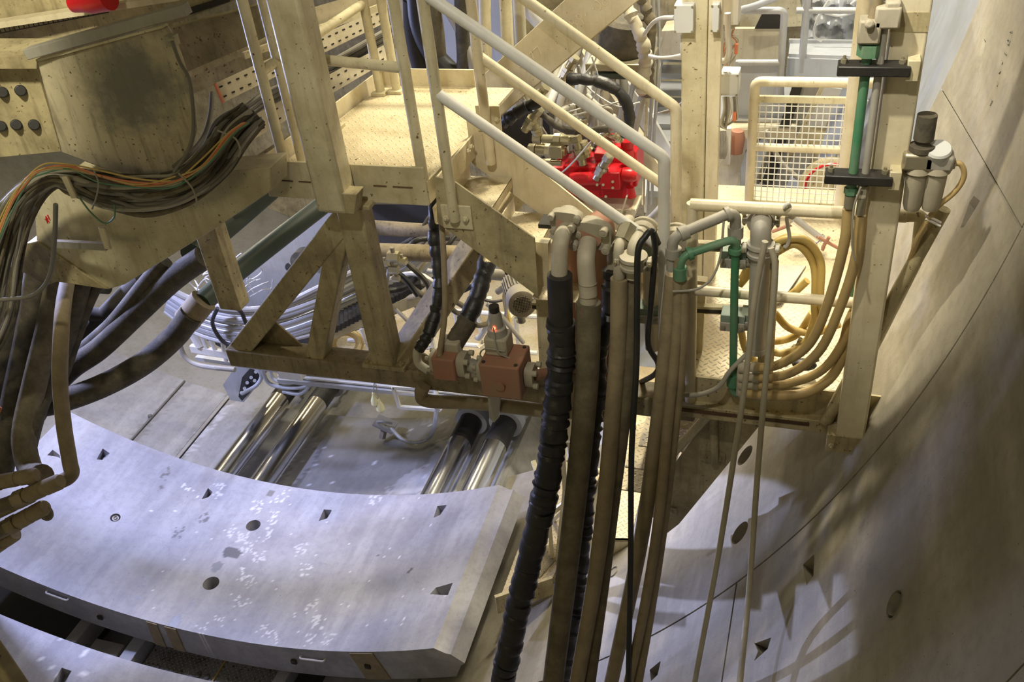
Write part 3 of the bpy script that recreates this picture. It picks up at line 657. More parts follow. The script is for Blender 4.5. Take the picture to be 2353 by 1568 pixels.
for pts in ([(1218, 124), (1221, 120), (1227, 136)], [(1226, 115), (1236, 106)], [(1236, 106), (1244, 125)], loop(1303, 66, 12, 6), loop(1313, 49, 5.5, 4.5), loop(1320.5, 60, 7.5, 6), loop(1331, 38, 6, 5), [(1333, 43), (1337, 47), (1342, 55)],
            loop(1373, 12, 12, 6.5), loop(1391, 6, 7, 5.5), [(1386, 3), (1384, -3), (1383, -8)], [(1206, 153), (1209, 158), (1208, 163)]): bead(pts, YB, .0042, 'weld', ib)
for a, b in ((1347, 34), (1364, 19), (1195, 153)): build('weld_number', MB().ball(P(a, b, YB) + V((0, -.002, 0)), .007), M['weld'], ib)
build('darker_stripe', MB().prism([P(*q, YB) + V((0, -.002, 0)) for q in ((1262, 36), (1275, 28), (1330, 92), (1310, 122), (1235, 62))], (0, .001, 0)), M['cream'], ib)  # stripe of slightly darker cream across the web

# ---- stairs and landings below the walkway
ls = thing('lower_staircase', 'steep cream stair with chequer plate treads below the walkway, beside the wall', 'staircase', (5.5, 4.6, 2.8))
SY = 4.5
build('stringer', MB().prism([P(1640, 945, SY), P(1762, 958, SY), P(1560, 1205, SY), P(1530, 1228, SY), P(1512, 1222, SY), P(1518, 1110, SY)], (0, .012, 0)), M['cream_dirty'], ls)
for i in range(5):
    q = P(1655 - 34 * i, 1000 + 47 * i, SY + .02); build('tread', bx(q.x - .34, q.x - .06, SY + .02, 5.0, q.z + .2, q.z + .21), M['plate'], ls)
    build('riser', bx(q.x - .06, q.x - .05, SY + .02, 5.0, q.z - .02, q.z + .21), M['cream_clean'], ls)
build('stringer', MB().prism([V((5.3, 5.02, 4.05)), V((5.62, 5.02, 4.05)), V((5.0, 5.02, 2.75)), V((4.8, 5.02, 2.75))], (0, .012, 0)), M['cream'], ls)
build('handrail', MB().tube([P(1655, 925, SY - .02), P(1548, 1040, SY - .02)], .03, 12), M['cream'], ls)
build('post', MB().tube([P(1640, 950, SY - .03), P(1642, 1062, SY - .03)], .026, 12), M['cream_dirty'], ls)
mb = MB()
for q in ((1622, 1050), (1655, 1052), (1545, 1175)): p = P(*q, SY - .005); mb.box(p, (.06, .02, .07)); nutbolt(mb, p + V((0, -.01, 0)), (0, -1, 0), .014, .012)
build('bracket', mb, M['cream_dirty'], ls)
lp = thing('lower_landing', 'lower chequer plate landing glimpsed between the hanging hoses', 'platform', (4.8, 5.6, 2.0))
build('deck_plate', MB().prism([PZ(1360, 1240, 2.0), PZ(1450, 1242, 2.0), V((4.85, 5.3, 2.0)), V((4.8, 7.3, 2.0)), V((4.35, 7.3, 2.0))], (0, 0, -.02)), M['plate_rusty'], lp)
q0 = PZ(1360, 1240, 2.0); q1 = PZ(1450, 1242, 2.0); build('front_box', MB().prism([q0, q1, q1 - V((0, 0, .22)), q0 - V((0, 0, .22))], (0, .02, 0)), M['cream_clean'], lp)
for y, z in ((5.75, 2.0), (6.4, 2.0)): build('cross_tube', MB().tube([(4.4, y, z + .03), (4.8, y, z + .03)], .028, 12), M['cream_clean'], lp)
build('upright', bx(4.33, 4.44, 5.3, 5.36, .8, 3.3), M['cream_clean'], lp)
build('upright', bx(4.15, 4.2, 5.6, 5.66, 1.0, 3.3), M['cream'], lp)
ll = thing('bottom_landing', 'lowest chequer plate landing just right of the big segment', 'platform', (4.1, 5.2, 1.55))
build('deck_plate', MB().prism([PZ(1150, 1372, 1.6), PZ(1262, 1345, 1.6), V((4.35, 6.2, 1.6)), V((3.85, 6.2, 1.6))], (0, 0, -.02)), M['plate_rusty'], ll)
build('grating', wiremesh(14, 14, PZ(1185, 1335, 1.612), PZ(1255, 1255, 1.612) - PZ(1185, 1335, 1.612), PZ(1262, 1330, 1.612) - PZ(1205, 1340, 1.612), .004), M['cream_dirty'], ll)
build('edge_plate', MB().bar(PZ(1140, 1390, 1.6), PZ(1270, 1345, 1.6), .03, .2), M['cream_dirty'], ll)
lr = thing('lower_railing', 'cream angle steel railing zigzagging down between the black hoses', 'railing', (4.2, 5.0, 1.5))
for L, wd in (([(1290, 955, 5.4), (1300, 1120, 5.3)], .035), ([(1300, 1120, 5.3), (1275, 1345, 5.0)], .035), ([(1248, 1065, 5.4), (1262, 1200, 5.2), (1275, 1342, 5.0)], .035), ([(1262, 1185, 5.3), (1330, 1130, 5.3)], .035),
              ([(1228, 1240, 5.6), (1318, 1150, 5.4)], .03), ([(1288, 1017, 5.3), (1345, 1020, 5.3)], .05), ([(1225, 1060, 5.8), (1250, 1130, 5.6)], .04), ([(1180, 1390, 4.8), (1330, 1290, 5.0)], .04), ([(1305, 1060, 5.3), (1335, 1035, 5.3)], .03)):
    mb = MB(); pp = PP(L)
    for a, b in zip(pp, pp[1:]): mb.bar(a, b, wd)
    build('bar', mb, M['cream'], lr)
# ================================================================== PIPES AND HANGING HOSES IN FRONT OF THE STAIRS
def wrapped(pts, r, n=18, k=8, amp=.12, seed=1):
    """a hose bound with tape or foil: uneven, wrinkled outline"""
    rn = random.Random(seed); q = spline(pts, k); L = sum((b - a).length for a, b in zip(q, q[1:])); m = max(8, int(L / .022))
    out = []; acc = [0]
    for a, b in zip(q, q[1:]): acc.append(acc[-1] + (b - a).length)
    j = 0
    for i in range(m + 1):
        t = L * min(1, max(0, (i + (rn.uniform(-.4, .4) if 0 < i < m else 0)) / m))
        while j < len(q) - 2 and acc[j + 1] < t: j += 1
        out.append(q[j].lerp(q[j + 1], (t - acc[j]) / max(acc[j + 1] - acc[j], 1e-6)))
    out = [p + V((rn.uniform(-1, 1), rn.uniform(-1, 1), rn.uniform(-1, 1))) * r * amp * .4 for p in out]
    return MB().tube(out, [r * (1 + rn.uniform(-amp, amp)) for i in range(m + 1)], n)
def hose(name, lab, L, wpx, mat, cat='hose', group=None, wrap=None, par=None, k=7, n=14, seed=1):
    pts = PP(L); r = rad(pts[0], wpx)
    mb = wrapped(pts, r, amp=wrap, seed=seed) if wrap else MB().tube(spline(pts, k), r, n)
    if par: return build(name, mb, M[mat], par)
    return solo(name, mb, M[mat], lab, cat, group)
def flange4(mb, c, d, w, h, th, bolt=.018):
    """split flange clamp with four socket head screws facing along d"""
    c = V(c); d = V(d).normalized(); s, u = frame(d)
    poly = []
    for i in range(20):
        a = 2 * math.pi * i / 20; ca, sa = math.cos(a), math.sin(a)
        poly.append(c + s * w / 2 * (abs(ca) ** .6) * (1 if ca > 0 else -1) + u * h / 2 * (abs(sa) ** .6) * (1 if sa > 0 else -1))
    mb.prism(poly, d * th)
    for i in (-1, 1):
        for j in (-1, 1):
            q = c + s * i * w * .38 + u * j * h * .34 + d * th; mb.tube([q, q + d * bolt * 1.6], bolt, 12); mb.tube([q + d * bolt * 1.6, q + d * bolt * 1.7], bolt * .5, 6)
    return mb
yb, yf_ = 4.62, 4.2
def down(L): return PP(L)
# pipe one: red riser, gooseneck, flange, elbow, hose wrapped in black
def gooseneck(lab, back, front, wb, wf, fl, matb, matf, collar=None, cat='pipe'):
    pb = PP(back); pf = PP(front); t = thing('gooseneck_pipe', lab, cat, pb[0]); r1 = rad(pb[0], wb); r2 = rad(pf[0], wf)
    build('riser', MB().tube(arcfillet(pb, r1 * 2.6, 7), r1, 20), M[matb], t)
    build('elbow', MB().tube(arcfillet(pf, r2 * 3, 7), r2, 20), M[matf], t)
    if fl:
        c = pb[-1]; d = (pf[1] - pf[0]); d = V((d.x, d.y, d.z)).normalized() if fl == 2 else V((-.1, -1, -.15)).normalized()
        mb = flange4(MB(), c - d * .05, d, r1 * 3.6, r1 * 2.7, .045, r1 * .36); build('flange_clamp', mb, M['pipe_dust'], t, bevel=.004)
        mb = MB().tube([c - d * .075, c - d * .045], r1 * 1.35, 20); build('flange_ring', mb, M['pipe_dust'], t)
    if collar:
        a, b, wc = collar; a = P(*a); b = P(*b); build('hose_collar', MB().lathe(a, b, [(0, r2 * 1.02), (0, rad(a, wc)), (.9, rad(a, wc)), (1, r2)], 20), M['pipe_dust'], t)
    return t
gooseneck('red pipe with bolted flange bending over the bracket, first from the left', [(1332, 850, 4.62), (1322, 500, 4.62), (1300, 515, 4.3)], [(1300, 528, 4.3), (1287, 552, 4.16), (1285, 660, 4.1)], 38, 38, 1, 'redbrown', 'pipe_dust')
gooseneck('dusty pink pipe with bolted flange, second from the left of the row', [(1402, 960, 4.62), (1387, 492, 4.62), (1355, 545, 4.28)], [(1352, 558, 4.28), (1345, 590, 4.17), (1352, 680, 4.12)], 46, 42, 1, 'redbrown', 'pipe_dust', ((1350, 650, 4.13), (1352, 702, 4.12), 40))
gooseneck('slim beige gooseneck pipe with hex nut, third in the row', [(1448, 700, 4.5), (1446, 495, 4.5), (1430, 545, 4.28)], [(1429, 545, 4.28), (1421, 570, 4.17), (1423, 645, 4.14)], 26, 24, 0, 'pipe_dust', 'pipe_dust', ((1423, 605, 4.15), (1423, 640, 4.14), 28))
q = P(1431, 540, 4.28); mb = MB().hexa(q + V((.02, .05, .03)), q + V((0, -.03, -.02)), .05); mb.hexa(q + V((0, -.03, -.02)), q + V((-.01, -.06, -.04)), .042); solo('hex_coupling', mb, M['zinc'], 'hexagonal coupling nut on the slim beige gooseneck', 'coupling')
def coupling(lab, c, d, r, w=.07, mat='pipe_dust'):
    c = V(c); d = V(d).normalized(); s, u = frame(d); t = thing('pipe_coupling', lab, 'coupling', c)
    build('ring', MB().lathe(c - d * w / 2, c + d * w / 2, [(0, r * .95), (0, r * 1.25), (.25, r * 1.3), (.3, r * 1.15), (.7, r * 1.15), (.75, r * 1.3), (1, r * 1.25), (1, r * .95)], 22), M[mat], t)
    for i in (-1, 1):
        mb = MB().box(c + s * i * r * 1.45, (r * .5, w * .8, r * .6)); build('lug', mb, M[mat], t, bevel=.006)
        e = c + s * i * r * 1.55; mb = MB().tube([e - u * r * .7, e + u * r * .8], r * .16, 8); mb.hexa(e + u * r * .45, e + u * r * .65, r * .28); build('bolt', mb, M['fitting'], t)
    return t
# fourth and fifth: fat couplings
gooseneck('beige pipe with a fat coupling and the black cable laid over it', [(1500, 800, 4.55), (1492, 515, 4.55), (1466, 545, 4.3)], [(1468, 545, 4.3), (1455, 572, 4.18), (1455, 640, 4.15)], 34, 32, 0, 'pipe_dust', 'pipe_dust')
coupling('fat two-bolt coupling below the looping black cable', P(1480, 532, 4.42), (-.1, -1, -.2), .062)
coupling('two-bolt coupling where the fourth hose begins', P(1456, 600, 4.15), (0, 0, -1), .058)
mb = MB().tube([P(1505, 560, 4.6), P(1496, 720, 4.6)], .055, 18); solo('standpipe', mb, M['pipe_dust'], 'dusty vertical pipe behind the looped black cable', 'pipe')
coupling('dusty coupling behind the grey elbow pipe', P(1555, 545, 4.42), (-.1, -1, -.2), .06)
mb = MB().tube([P(1568, 560, 4.6), P(1560, 870, 4.6)], .045, 18); solo('standpipe', mb, M['steel_grey'], 'dusty grey vertical pipe behind the grey and green elbows', 'pipe')
# grey plastic pipe and green pipe
t = thing('grey_pipe', 'slim grey pipe rising from the hose coupling across to an elbow near the cream post', 'pipe', P(1545, 620, 4.15))
build('tube', MB().tube(arcfillet(PP([(1544, 620, 4.15), (1545, 545, 4.15), (1690, 485, 4.3), (1690, 560, 4.32)]), .06, 6), rad(P(1544, 600, 4.15), 26), 16), M['steel_grey'], t)
for a, b in (((1548, 570, 4.15), (1546, 590, 4.15)), ((1562, 539, 4.16), (1580, 531, 4.18)), ((1668, 494, 4.28), (1678, 490, 4.29)), ((1690, 520, 4.32), (1690, 545, 4.32))):
    build('socket', MB().tube(PP([a, b]), .040, 16), M['steel_grey'], t)
t = thing('green_pipe', 'green pipe with elbows running down past two clamps to the yellow hose manifold', 'pipe', P(1690, 560, 4.25))
build('tube', MB().tube(arcfillet(PP([(1563, 640, 4.12), (1564, 590, 4.12), (1692, 547, 4.25), (1688, 640, 4.27), (1684, 905, 4.3), (1715, 905, 4.3)]), .06, 6), rad(P(1690, 640, 4.25), 19), 16), M['green'], t)
for a, b in (((1563, 615, 4.12), (1563, 640, 4.12)), ((1580, 585, 4.14), (1590, 581, 4.15)), ((1690, 570, 4.26), (1689, 580, 4.26)), ((1685, 860, 4.3), (1684, 885, 4.3))): build('socket', MB().tube(PP([a, b]), .036, 16), M['green'], t)
# grey standpipe with coupling and gooseneck
t = thing('standpipe_assembly', 'thick grey standpipe topped by a gooseneck elbow and bolted grooved couplings', 'pipe', P(1738, 880, 4.3))
build('riser', MB().tube([P(1770, 600, 4.45), P(1757, 880, 4.45)], .045, 18), M['cream_dirty'], t)
build('riser', MB().tube([P(1748, 590, 4.28), P(1738, 800, 4.3)], .052, 20), M['steel_grey'], t)
build('cap', MB().tube([P(1738, 795, 4.3), P(1737, 806, 4.3)], .058, 20), M['steel_grey'], t)
build('elbow', MB().tube(arcfillet(PP([(1752, 505, 4.55), (1748, 512, 4.28), (1748, 600, 4.28)]), .12, 8), .052, 20), M['steel_grey'], t)
coupling('grooved coupling with gold bolts around the top of the grey gooseneck', P(1749, 504, 4.42), (0, -1, 0), .055, .08, 'steel_grey')
coupling('grooved coupling below the bend of the grey gooseneck', P(1748, 572, 4.28), (0, 0, -1), .055, .07, 'steel_grey')
# clamps
def clampblock(lab, c, w=.15, mat='greendark'):
    t = thing('pipe_clamp', lab, 'clamp', c); c = V(c)
    build('jaw', MB().box(c + V((0, .03, .02)), (w, .10, .05)), M['clampgreen'], t, bevel=.004)
    mb = MB().box(c + V((0, -.03, -.02)), (w, .012, .055)); build('cover_plate', mb, M['steel_grey'], t, bevel=.003)
    for i in (-1, 1): build('bolt', nutbolt(MB(), c + V((i * w * .36, -.036, -.02)), (0, -1, 0), .013, .01), M['zinc'], t)
for i, (q, w, l) in enumerate([((1686, 592, 4.3), .13, 'upper green clamp on the green pipe'), ((1749, 592, 4.32), .17, 'upper clamp on the thick grey standpipe'), ((1684, 738, 4.32), .13, 'middle green clamp on the green pipe'), ((1740, 738, 4.34), .17, 'middle clamp on the thick grey standpipe'),
                               ((1492, 600, 4.45), .16, 'green clamp behind the looped black cable'), ((1492, 722, 4.5), .14, 'lower green clamp behind the looped black cable'), ((1570, 585, 4.45), .14, 'clamp behind the green elbow')]): clampblock(l, P(*q), w)
t = thing('pipe_rack', 'cream and dark strut channels carrying the row of pipes', 'rack', (5.0, 4.66, 4.8))
def strut(a, b, h=.05, mat='cream'):
    build('channel', MB().bar(a, b, .04, h, up=(0, 0, 1)), M[mat], t)
    build('channel_slot', MB().bar(V(a) + V((0, -.022, -.004)), V(b) + V((0, -.022, -.004)), .006, h * .45), M['dark'], t)
ya = 4.7
strut(P(1300, 560, ya), P(1480, 568, ya), .09); strut(P(1580, 563, ya), P(1780, 572, ya)); strut(P(1225, 700, ya), P(1330, 705, ya)); strut(P(1580, 708, ya), P(1740, 714, ya)); strut(P(1300, 722, ya), P(1450, 728, ya), mat='green')
build('leg', MB().bar(P(1245, 552, 4.55), P(1262, 930, 4.55), .09, .06, up=(0, 1, 0)), M['cream'], t); build('leg', MB().bar(P(1262, 560, 4.6), P(1276, 930, 4.6), .02, .1, up=(0, 1, 0)), M['cream_clean'], t)
build('leg', MB().bar(P(1605, 640, 4.75), P(1590, 900, 4.75), .1, .06, up=(0, 1, 0)), M['cream'], t)
build('top_cap', bx(4.53, 4.68, 4.5, 4.62, 5.135, 5.16), M['dark'], t)
# -- the hanging hoses
Gh = 'hoses hanging in front of the stairs'
hose('wrapped_hose', 'thick hose wrapped in black foil, leftmost of the hanging hoses', [(1289, 738, 4.08), (1291, 800, 4.06), (1283, 900, 4.0), (1262, 1080, 3.85), (1228, 1240, 3.7), (1190, 1400, 3.55), (1150, 1590, 3.35)], 66, 'blackshiny', group=Gh, wrap=.1, seed=4)
hose('hose_sleeve', 'smooth dark blue-black sleeve above the black foil wrapping', [(1286, 632, 4.1), (1289, 745, 4.08)], 60, 'black', 'sleeve')
hose('hose', 'thick olive-brown hose, second from the left, starting from the beige collar', [(1352, 695, 4.12), (1352, 800, 4.08), (1345, 920, 4.02), (1322, 1150, 3.85), (1298, 1350, 3.65), (1268, 1590, 3.4)], 58, 'olive', group=Gh)
hose('wrapped_hose', 'narrow hose in wrinkled black foil between the olive hose and the beige one', [(1406, 620, 4.35), (1400, 720, 4.3), (1378, 790, 4.27), (1374, 900, 4.2), (1352, 1100, 4.0), (1330, 1350, 3.8), (1292, 1590, 3.55)], 40, 'blackshiny', group=Gh, wrap=.22, seed=9)
mb = MB().tube(spline(PP([(1420, 560, 4.36), (1407, 580, 4.35), (1406, 615, 4.35)])), .027, 14); solo('bent_pipe', mb, M['pipe_dust'], 'small bent beige pipe feeding the narrow black wrapped hose', 'pipe')
hose('hose', 'brown hose hanging from the slim beige gooseneck', [(1423, 640, 4.14), (1420, 800, 4.1), (1408, 950, 4.02), (1390, 1150, 3.85), (1364, 1350, 3.65), (1322, 1590, 3.42)], 42, 'hosebrown', group=Gh)
hose('hose', 'mottled brown hose hanging left of the thin black cable', [(1456, 615, 4.18), (1450, 760, 4.14), (1435, 950, 4.05), (1410, 1150, 3.9), (1385, 1350, 3.7), (1352, 1590, 3.45)], 34, 'olive', group=Gh)
hose('hose', 'beige hose just right of the thin black cable', [(1548, 630, 4.2), (1535, 760, 4.15), (1515, 950, 4.05), (1480, 1200, 3.85), (1445, 1380, 3.7), (1400, 1590, 3.5)], 40, 'hosebrown', group=Gh)
hose('hose', 'narrow beige hose running down from the grey pipe coupling', [(1560, 590, 4.14), (1556, 760, 4.1), (1537, 950, 4.0), (1512, 1200, 3.8), (1480, 1400, 3.6), (1440, 1590, 3.42)], 27, 'hosebrown', group=Gh)
hose('hose', 'rightmost brown hose, hanging from the green elbow', [(1572, 640, 4.14), (1567, 800, 4.1), (1553, 950, 4.04), (1527, 1180, 3.86), (1495, 1400, 3.64), (1462, 1590, 3.45)], 27, 'hosebrown', group=Gh)
hose('cable', 'thin smooth black cable hanging straight down between the brown hoses', [(1512, 560, 4.18), (1498, 532, 4.14), (1482, 545, 4.1), (1466, 580, 4.06), (1464, 700, 4.03), (1462, 850, 3.97), (1451, 1050, 3.84), (1449, 1300, 3.64), (1443, 1590, 3.4)], 15, 'black', 'cable')
hose('cable', 'short black cable loop curving back behind the hoses', [(1500, 530, 4.14), (1505, 580, 4.16), (1496, 700, 4.18), (1490, 790, 4.2), (1512, 835, 4.24), (1505, 860, 4.3), (1470, 880, 4.5)], 15, 'black', 'cable')
hose('rope', 'thin beige line hanging left of its twin on the right side', [(1758, 555, 4.12), (1735, 680, 4.1), (1716, 850, 4.02), (1690, 1030, 3.85), (1650, 1280, 3.6), (1592, 1590, 3.25)], 15, 'pipe_dust', 'line')
hose('rope', 'thin beige line hanging right of its twin, nearest the wall', [(1772, 570, 4.12), (1781, 620, 4.1), (1770, 760, 4.05), (1755, 920, 3.95), (1740, 1100, 3.8), (1722, 1350, 3.45), (1698, 1590, 2.9)], 15, 'pipe_dust', 'line')
hose('cable', 'grey cable sagging from the hoses to the green pipe elbow', [(1545, 905, 4.2), (1600, 908, 4.2), (1650, 890, 4.22), (1680, 850, 4.25), (1740, 790, 4.3)], 11, 'cable_light', 'cable')
hose('cable', 'thin wire arching from the grey pipe down behind the beige hose', [(1663, 510, 4.24), (1655, 590, 4.2), (1635, 640, 4.16), (1600, 665, 4.12), (1545, 670, 4.08)], 6, 'cable_light', 'wire')

# ================================================================== YELLOW HOSES AND THE PIPES AT THE WALL COLUMN
Gy = 'yellow brown hoses sweeping to the manifold'
hose('air_hose', 'yellow-brown hose sweeping down from the lower end of the green pipe', [(1949, 480, 4.16), (1940, 560, 4.16), (1905, 690, 4.18), (1860, 790, 4.2), (1790, 838, 4.22), (1735, 846, 4.25)], 25, 'hoseyellow', group=Gy)
hose('air_hose', 'yellow-brown hose sweeping down from the grey pipe beside the column', [(1977, 495, 4.16), (1965, 600, 4.16), (1925, 720, 4.18), (1880, 810, 4.2), (1810, 860, 4.22), (1735, 868, 4.25)], 25, 'hoseyellow', group=Gy)
hose('air_hose', 'third sweeping hose, coming from behind the column at mid height', [(1992, 655, 4.5), (1952, 735, 4.32), (1935, 790, 4.28), (1890, 850, 4.25), (1820, 880, 4.24), (1735, 886, 4.25)], 21, 'hoseyellow', group=Gy)
hose('air_hose', 'lowest sweeping hose, lying along the walkway edge', [(1985, 700, 4.5), (1946, 790, 4.32), (1915, 860, 4.27), (1860, 900, 4.24), (1790, 910, 4.22), (1710, 903, 4.25)], 24, 'hoseyellow', group=Gy)
t = thing('hose_manifold', 'dusty manifold block of stub pipes at the foot of the standpipe', 'manifold', P(1735, 870, 4.3))
for yy in (846, 868, 886, 903): build('stub', MB().lathe(P(1745, yy, 4.25), P(1700, yy - 3, 4.27), [(0, .03), (.3, .034), (.3, .026), (.6, .026), (.6, .036), (1, .036)], 14), M['pipe_dust'], t)
build('body', MB().bar(P(1705, 832, 4.3), P(1702, 905, 4.3), .05, .06, up=(0, 1, 0)), M['pipe_dust'], t, bevel=.008)
t = thing('hose_coil', 'coil of yellow hose hanging over the walkway rail', 'hose coil', P(1830, 560, F + .1))
cs = [((1775, 570), (1800, 552), (1850, 552), (1885, 600), (1885, 680), (1893, 730)), ((1780, 582), (1830, 562), (1870, 610), (1872, 700), (1868, 780), (1800, 812), (1752, 800)), ((1770, 565), (1820, 545), (1868, 590), (1878, 690), (1860, 770), (1845, 790)),
      ((1705, 640), (1730, 600), (1770, 572)), ((1700, 655), (1735, 615), (1775, 580)), ((1780, 720), (1815, 755), (1870, 765), (1930, 745)), ((1855, 645), (1830, 668), (1800, 690)), ((1700, 740), (1712, 800), (1738, 835)), ((1752, 775), (1780, 785), (1830, 770), (1866, 720))]
for i, c in enumerate(cs): build('turn', MB().tube(spline([P(x, y, F + .12 + .012 * i) for x, y in c], 8), .021, 12), M['yellow'], t)
hose('hook', 'bent white hook over the walkway rail holding the yellow coil', [(1800, 478, F - .04), (1812, 470, F - .03), (1822, 500, F + .06), (1808, 500, F + .05), (1814, 545, F + .1), (1807, 566, F + .1), (1800, 566, F + .1)], 9, 'cable_white', 'hook')
q0, q1 = P(1822, 505, 6.0), P(1885, 553, 6.0)
mb = MB().lathe(q0, q1, [(0, .02), (0, .036), (.92, .036), (.94, .045), (1, .045)], 20); solo('grease_gun', mb, M['silver'], 'shiny silver grease gun lying on the chequer plate below the gate', 'tool')
mb = MB()
for a, b in (((1880, 545), (1925, 570)), ((1890, 570), (1905, 545)), ((1895, 560), (1890, 575))): mb.tube([P(*a, 5.95), P(*b, 5.95)], .012, 8)
solo('hand_tool', mb, M['redbrown'], 'rusty crossed tool lying right of the silver grease gun', 'tool'); solo('hand_tool', MB().tube([P(1775, 532, 6.05), P(1822, 515, 6.02)], .014, 8), M['redbrown'], 'rusty rod lying left of the silver grease gun', 'tool')
mb = MB().tube([P(1832, 800, 4.5), P(1800, 835, 4.5)], .03, 12); mb.tube([P(1840, 778, 4.5), P(1825, 812, 4.5)], .012, 8); solo('hose_nozzle', mb, M['cream_dirty'], 'dusty hose nozzle lying on the plate inside the yellow coil', 'nozzle')
mb = MB().ball(P(1848, 838, 4.6), .045, 12, 8, (1.6, 1, .7)); mb.tube([P(1825, 845, 4.6), P(1880, 825, 4.6)], .016, 8); solo('rubber_fitting', mb, M['black'], 'black rubber fitting on the floor behind the sweeping hoses', 'fitting')
# green and grey risers at the column
def riser(lab, top, bot, wpx, mat, y=4.15, name='riser_pipe', sock=()):
    a = P(*bot, y); b = P(*top, y); x = (a.x + b.x) / 2; t = thing(name, lab, 'pipe', (x, y, a.z)); r = rad(a, wpx)
    build('tube', MB().tube([(x, y, a.z), (x, y, b.z)], r, 18), M[mat], t)
    for (p0, p1, k, m2) in sock:
        z0, z1 = P(x0(p0, x), p0, y).z if 0 else P(bot[0], p0, y).z, P(bot[0], p1, y).z
        build('coupling_nut', MB().hexa((x, y, z0), (x, y, z1), r * k) if k > 1.3 else MB().tube([(x, y, z0), (x, y, z1)], r * k, 16), M[m2], t)
    return t
riser('bright green vertical pipe in front of the wall column', (2003, 95), (1949, 448), 21, 'green', sock=((430, 444, 1.5, 'green'), (448, 476, 1.2, 'zinc')))
riser('slim grey vertical pipe right of the bright green pipe', (2037, 20), (1984, 440), 17, 'steel_grey', sock=((425, 452, 1.5, 'pipe_dust'), (452, 492, 1.25, 'zinc')))
a, b = P(2000, 100, 4.15), P(1997, 130, 4.15); mb = MB().hexa(V((P(1975, 300, 4.15).x, 4.15, a.z)), V((P(1975, 300, 4.15).x, 4.15, a.z - .05)), .05); solo('union_nut', mb, M['green'], 'green union nut at the upper end of the green pipe', 'nut')
hose('air_hose', 'brown hose leaving the top of the picture above the green pipe', [(2018, -10, 4.15), (2012, 20, 4.15), (2000, 60, 4.15)], 24, 'hosebrown')
mb = MB().box(P(1998, 68, 4.15), (.09, .09, .10)); mb.tube([P(1998, 55, 4.1), P(1998, 56, 4.08)], .02, 10); solo('ball_valve', mb, M['pipe_dust'], 'dusty square valve body above the green pipe', 'valve', bevel=.01)
mb = MB().box(P(2040, 35, 4.15), (.1, .09, .09)); mb.box(P(2052, 12, 4.15), (.06, .08, .05)); solo('ball_valve', mb, M['pipe_dust'], 'dusty valve body above the slim grey pipe', 'valve', bevel=.01)
for lab, px, py in (('black double pipe clamp high on the green and grey pipes', 2007, 157), ('black double pipe clamp low on the green and grey pipes', 1972, 407)):
    q = P(px, py, 4.15); t = thing('double_clamp', lab, 'clamp', q); build('bar', MB().box(q + V((0, 0, 0)), (.29, .09, .045)), M['black'], t, bevel=.006)
    build('bracket', MB().box(q + V((.155, .03, 0)), (.05, .12, .09)), M['cream'], t, bevel=.004)
    for dx in (-.12, .11): build('bolt', nutbolt(MB(), q + V((dx, 0, .02)), (0, 0, 1), .014, .02), M['zinc'], t)
hose('cable', 'thin grey wire running down beside the lower yellow hose end', [(1978, 430, 4.1), (1962, 480, 4.1), (1958, 560, 4.1), (1965, 600, 4.1)], 5, 'cable_light', 'wire')
mb = MB().tube([P(1972, 560, 4.5), P(1960, 680, 4.5)], .02, 10); solo('green_riser', mb, M['green'], 'thin green pipe visible behind the yellow hose near the column', 'pipe')
# air filter regulator
t = thing('air_filter', 'dusty air filter regulator with two bowls and a knob, mounted beside the column', 'air filter', P(2120, 420, 4.2))
yy = 4.2; a = P(2112, 400, yy); 
def vz(px, py): return P(px, py, yy)
for px, nm in ((2108, 'bowl'), (2152, 'bowl')):
    top = vz(px + 3, 380); build(nm, MB().lathe(top, top - V((0, 0, .225)), [(0, .052), (.12, .058), (.15, .048), (.85, .042), (.97, .034), (1, .02)], 20), M['pipe_dust'], t)
build('head', MB().box(vz(2110, 365), (.135, .10, .085)), M['zinc'], t, bevel=.015); build('head', MB().box(vz(2156, 368), (.125, .10, .075)), M['steel_grey'], t, bevel=.015)
q = vz(2118, 345); build('knob', MB().lathe(q, q + V((0, 0, .165)), [(0, .055), (.15, .055), (.18, .03), (.3, .03), (.32, .043), (1, .042)], 22), M['hosedark'], t)
q = vz(2155, 350); build('gauge', MB().lathe(q - V((0, 0, .02)), q + V((0, -.02, .03)), [(0, .05), (.8, .056), (1, .05)], 22), M['plastic'], t)
q = vz(2093, 455); build('drain', MB().tube([q + V((.0, 0, .03)), q], .009, 8), M['dark'], t)
build('port', MB().hexa(vz(2180, 376), vz(2195, 376), .024), M['zinc'], t)
hose('air_hose', 'yellow-brown hose curving from the air filter down along the capped tube', [(2190, 376, 4.2), (2208, 378, 4.2), (2215, 405, 4.2), (2195, 440, 4.2), (2150, 480, 4.2), (2118, 530, 4.22), (2105, 560, 4.25), (2090, 600, 4.3)], 13, 'hoseyellow')
mb = MB().tube([P(2128, 495, 4.2), P(2162, 512, 4.2)], .006, 6); mb.tube([P(2127, 503, 4.2), P(2161, 520, 4.2)], .006, 6); solo('cable_tie', mb, M['cable_white'], 'white tie binding the filter hose to the capped tube', 'cable tie')

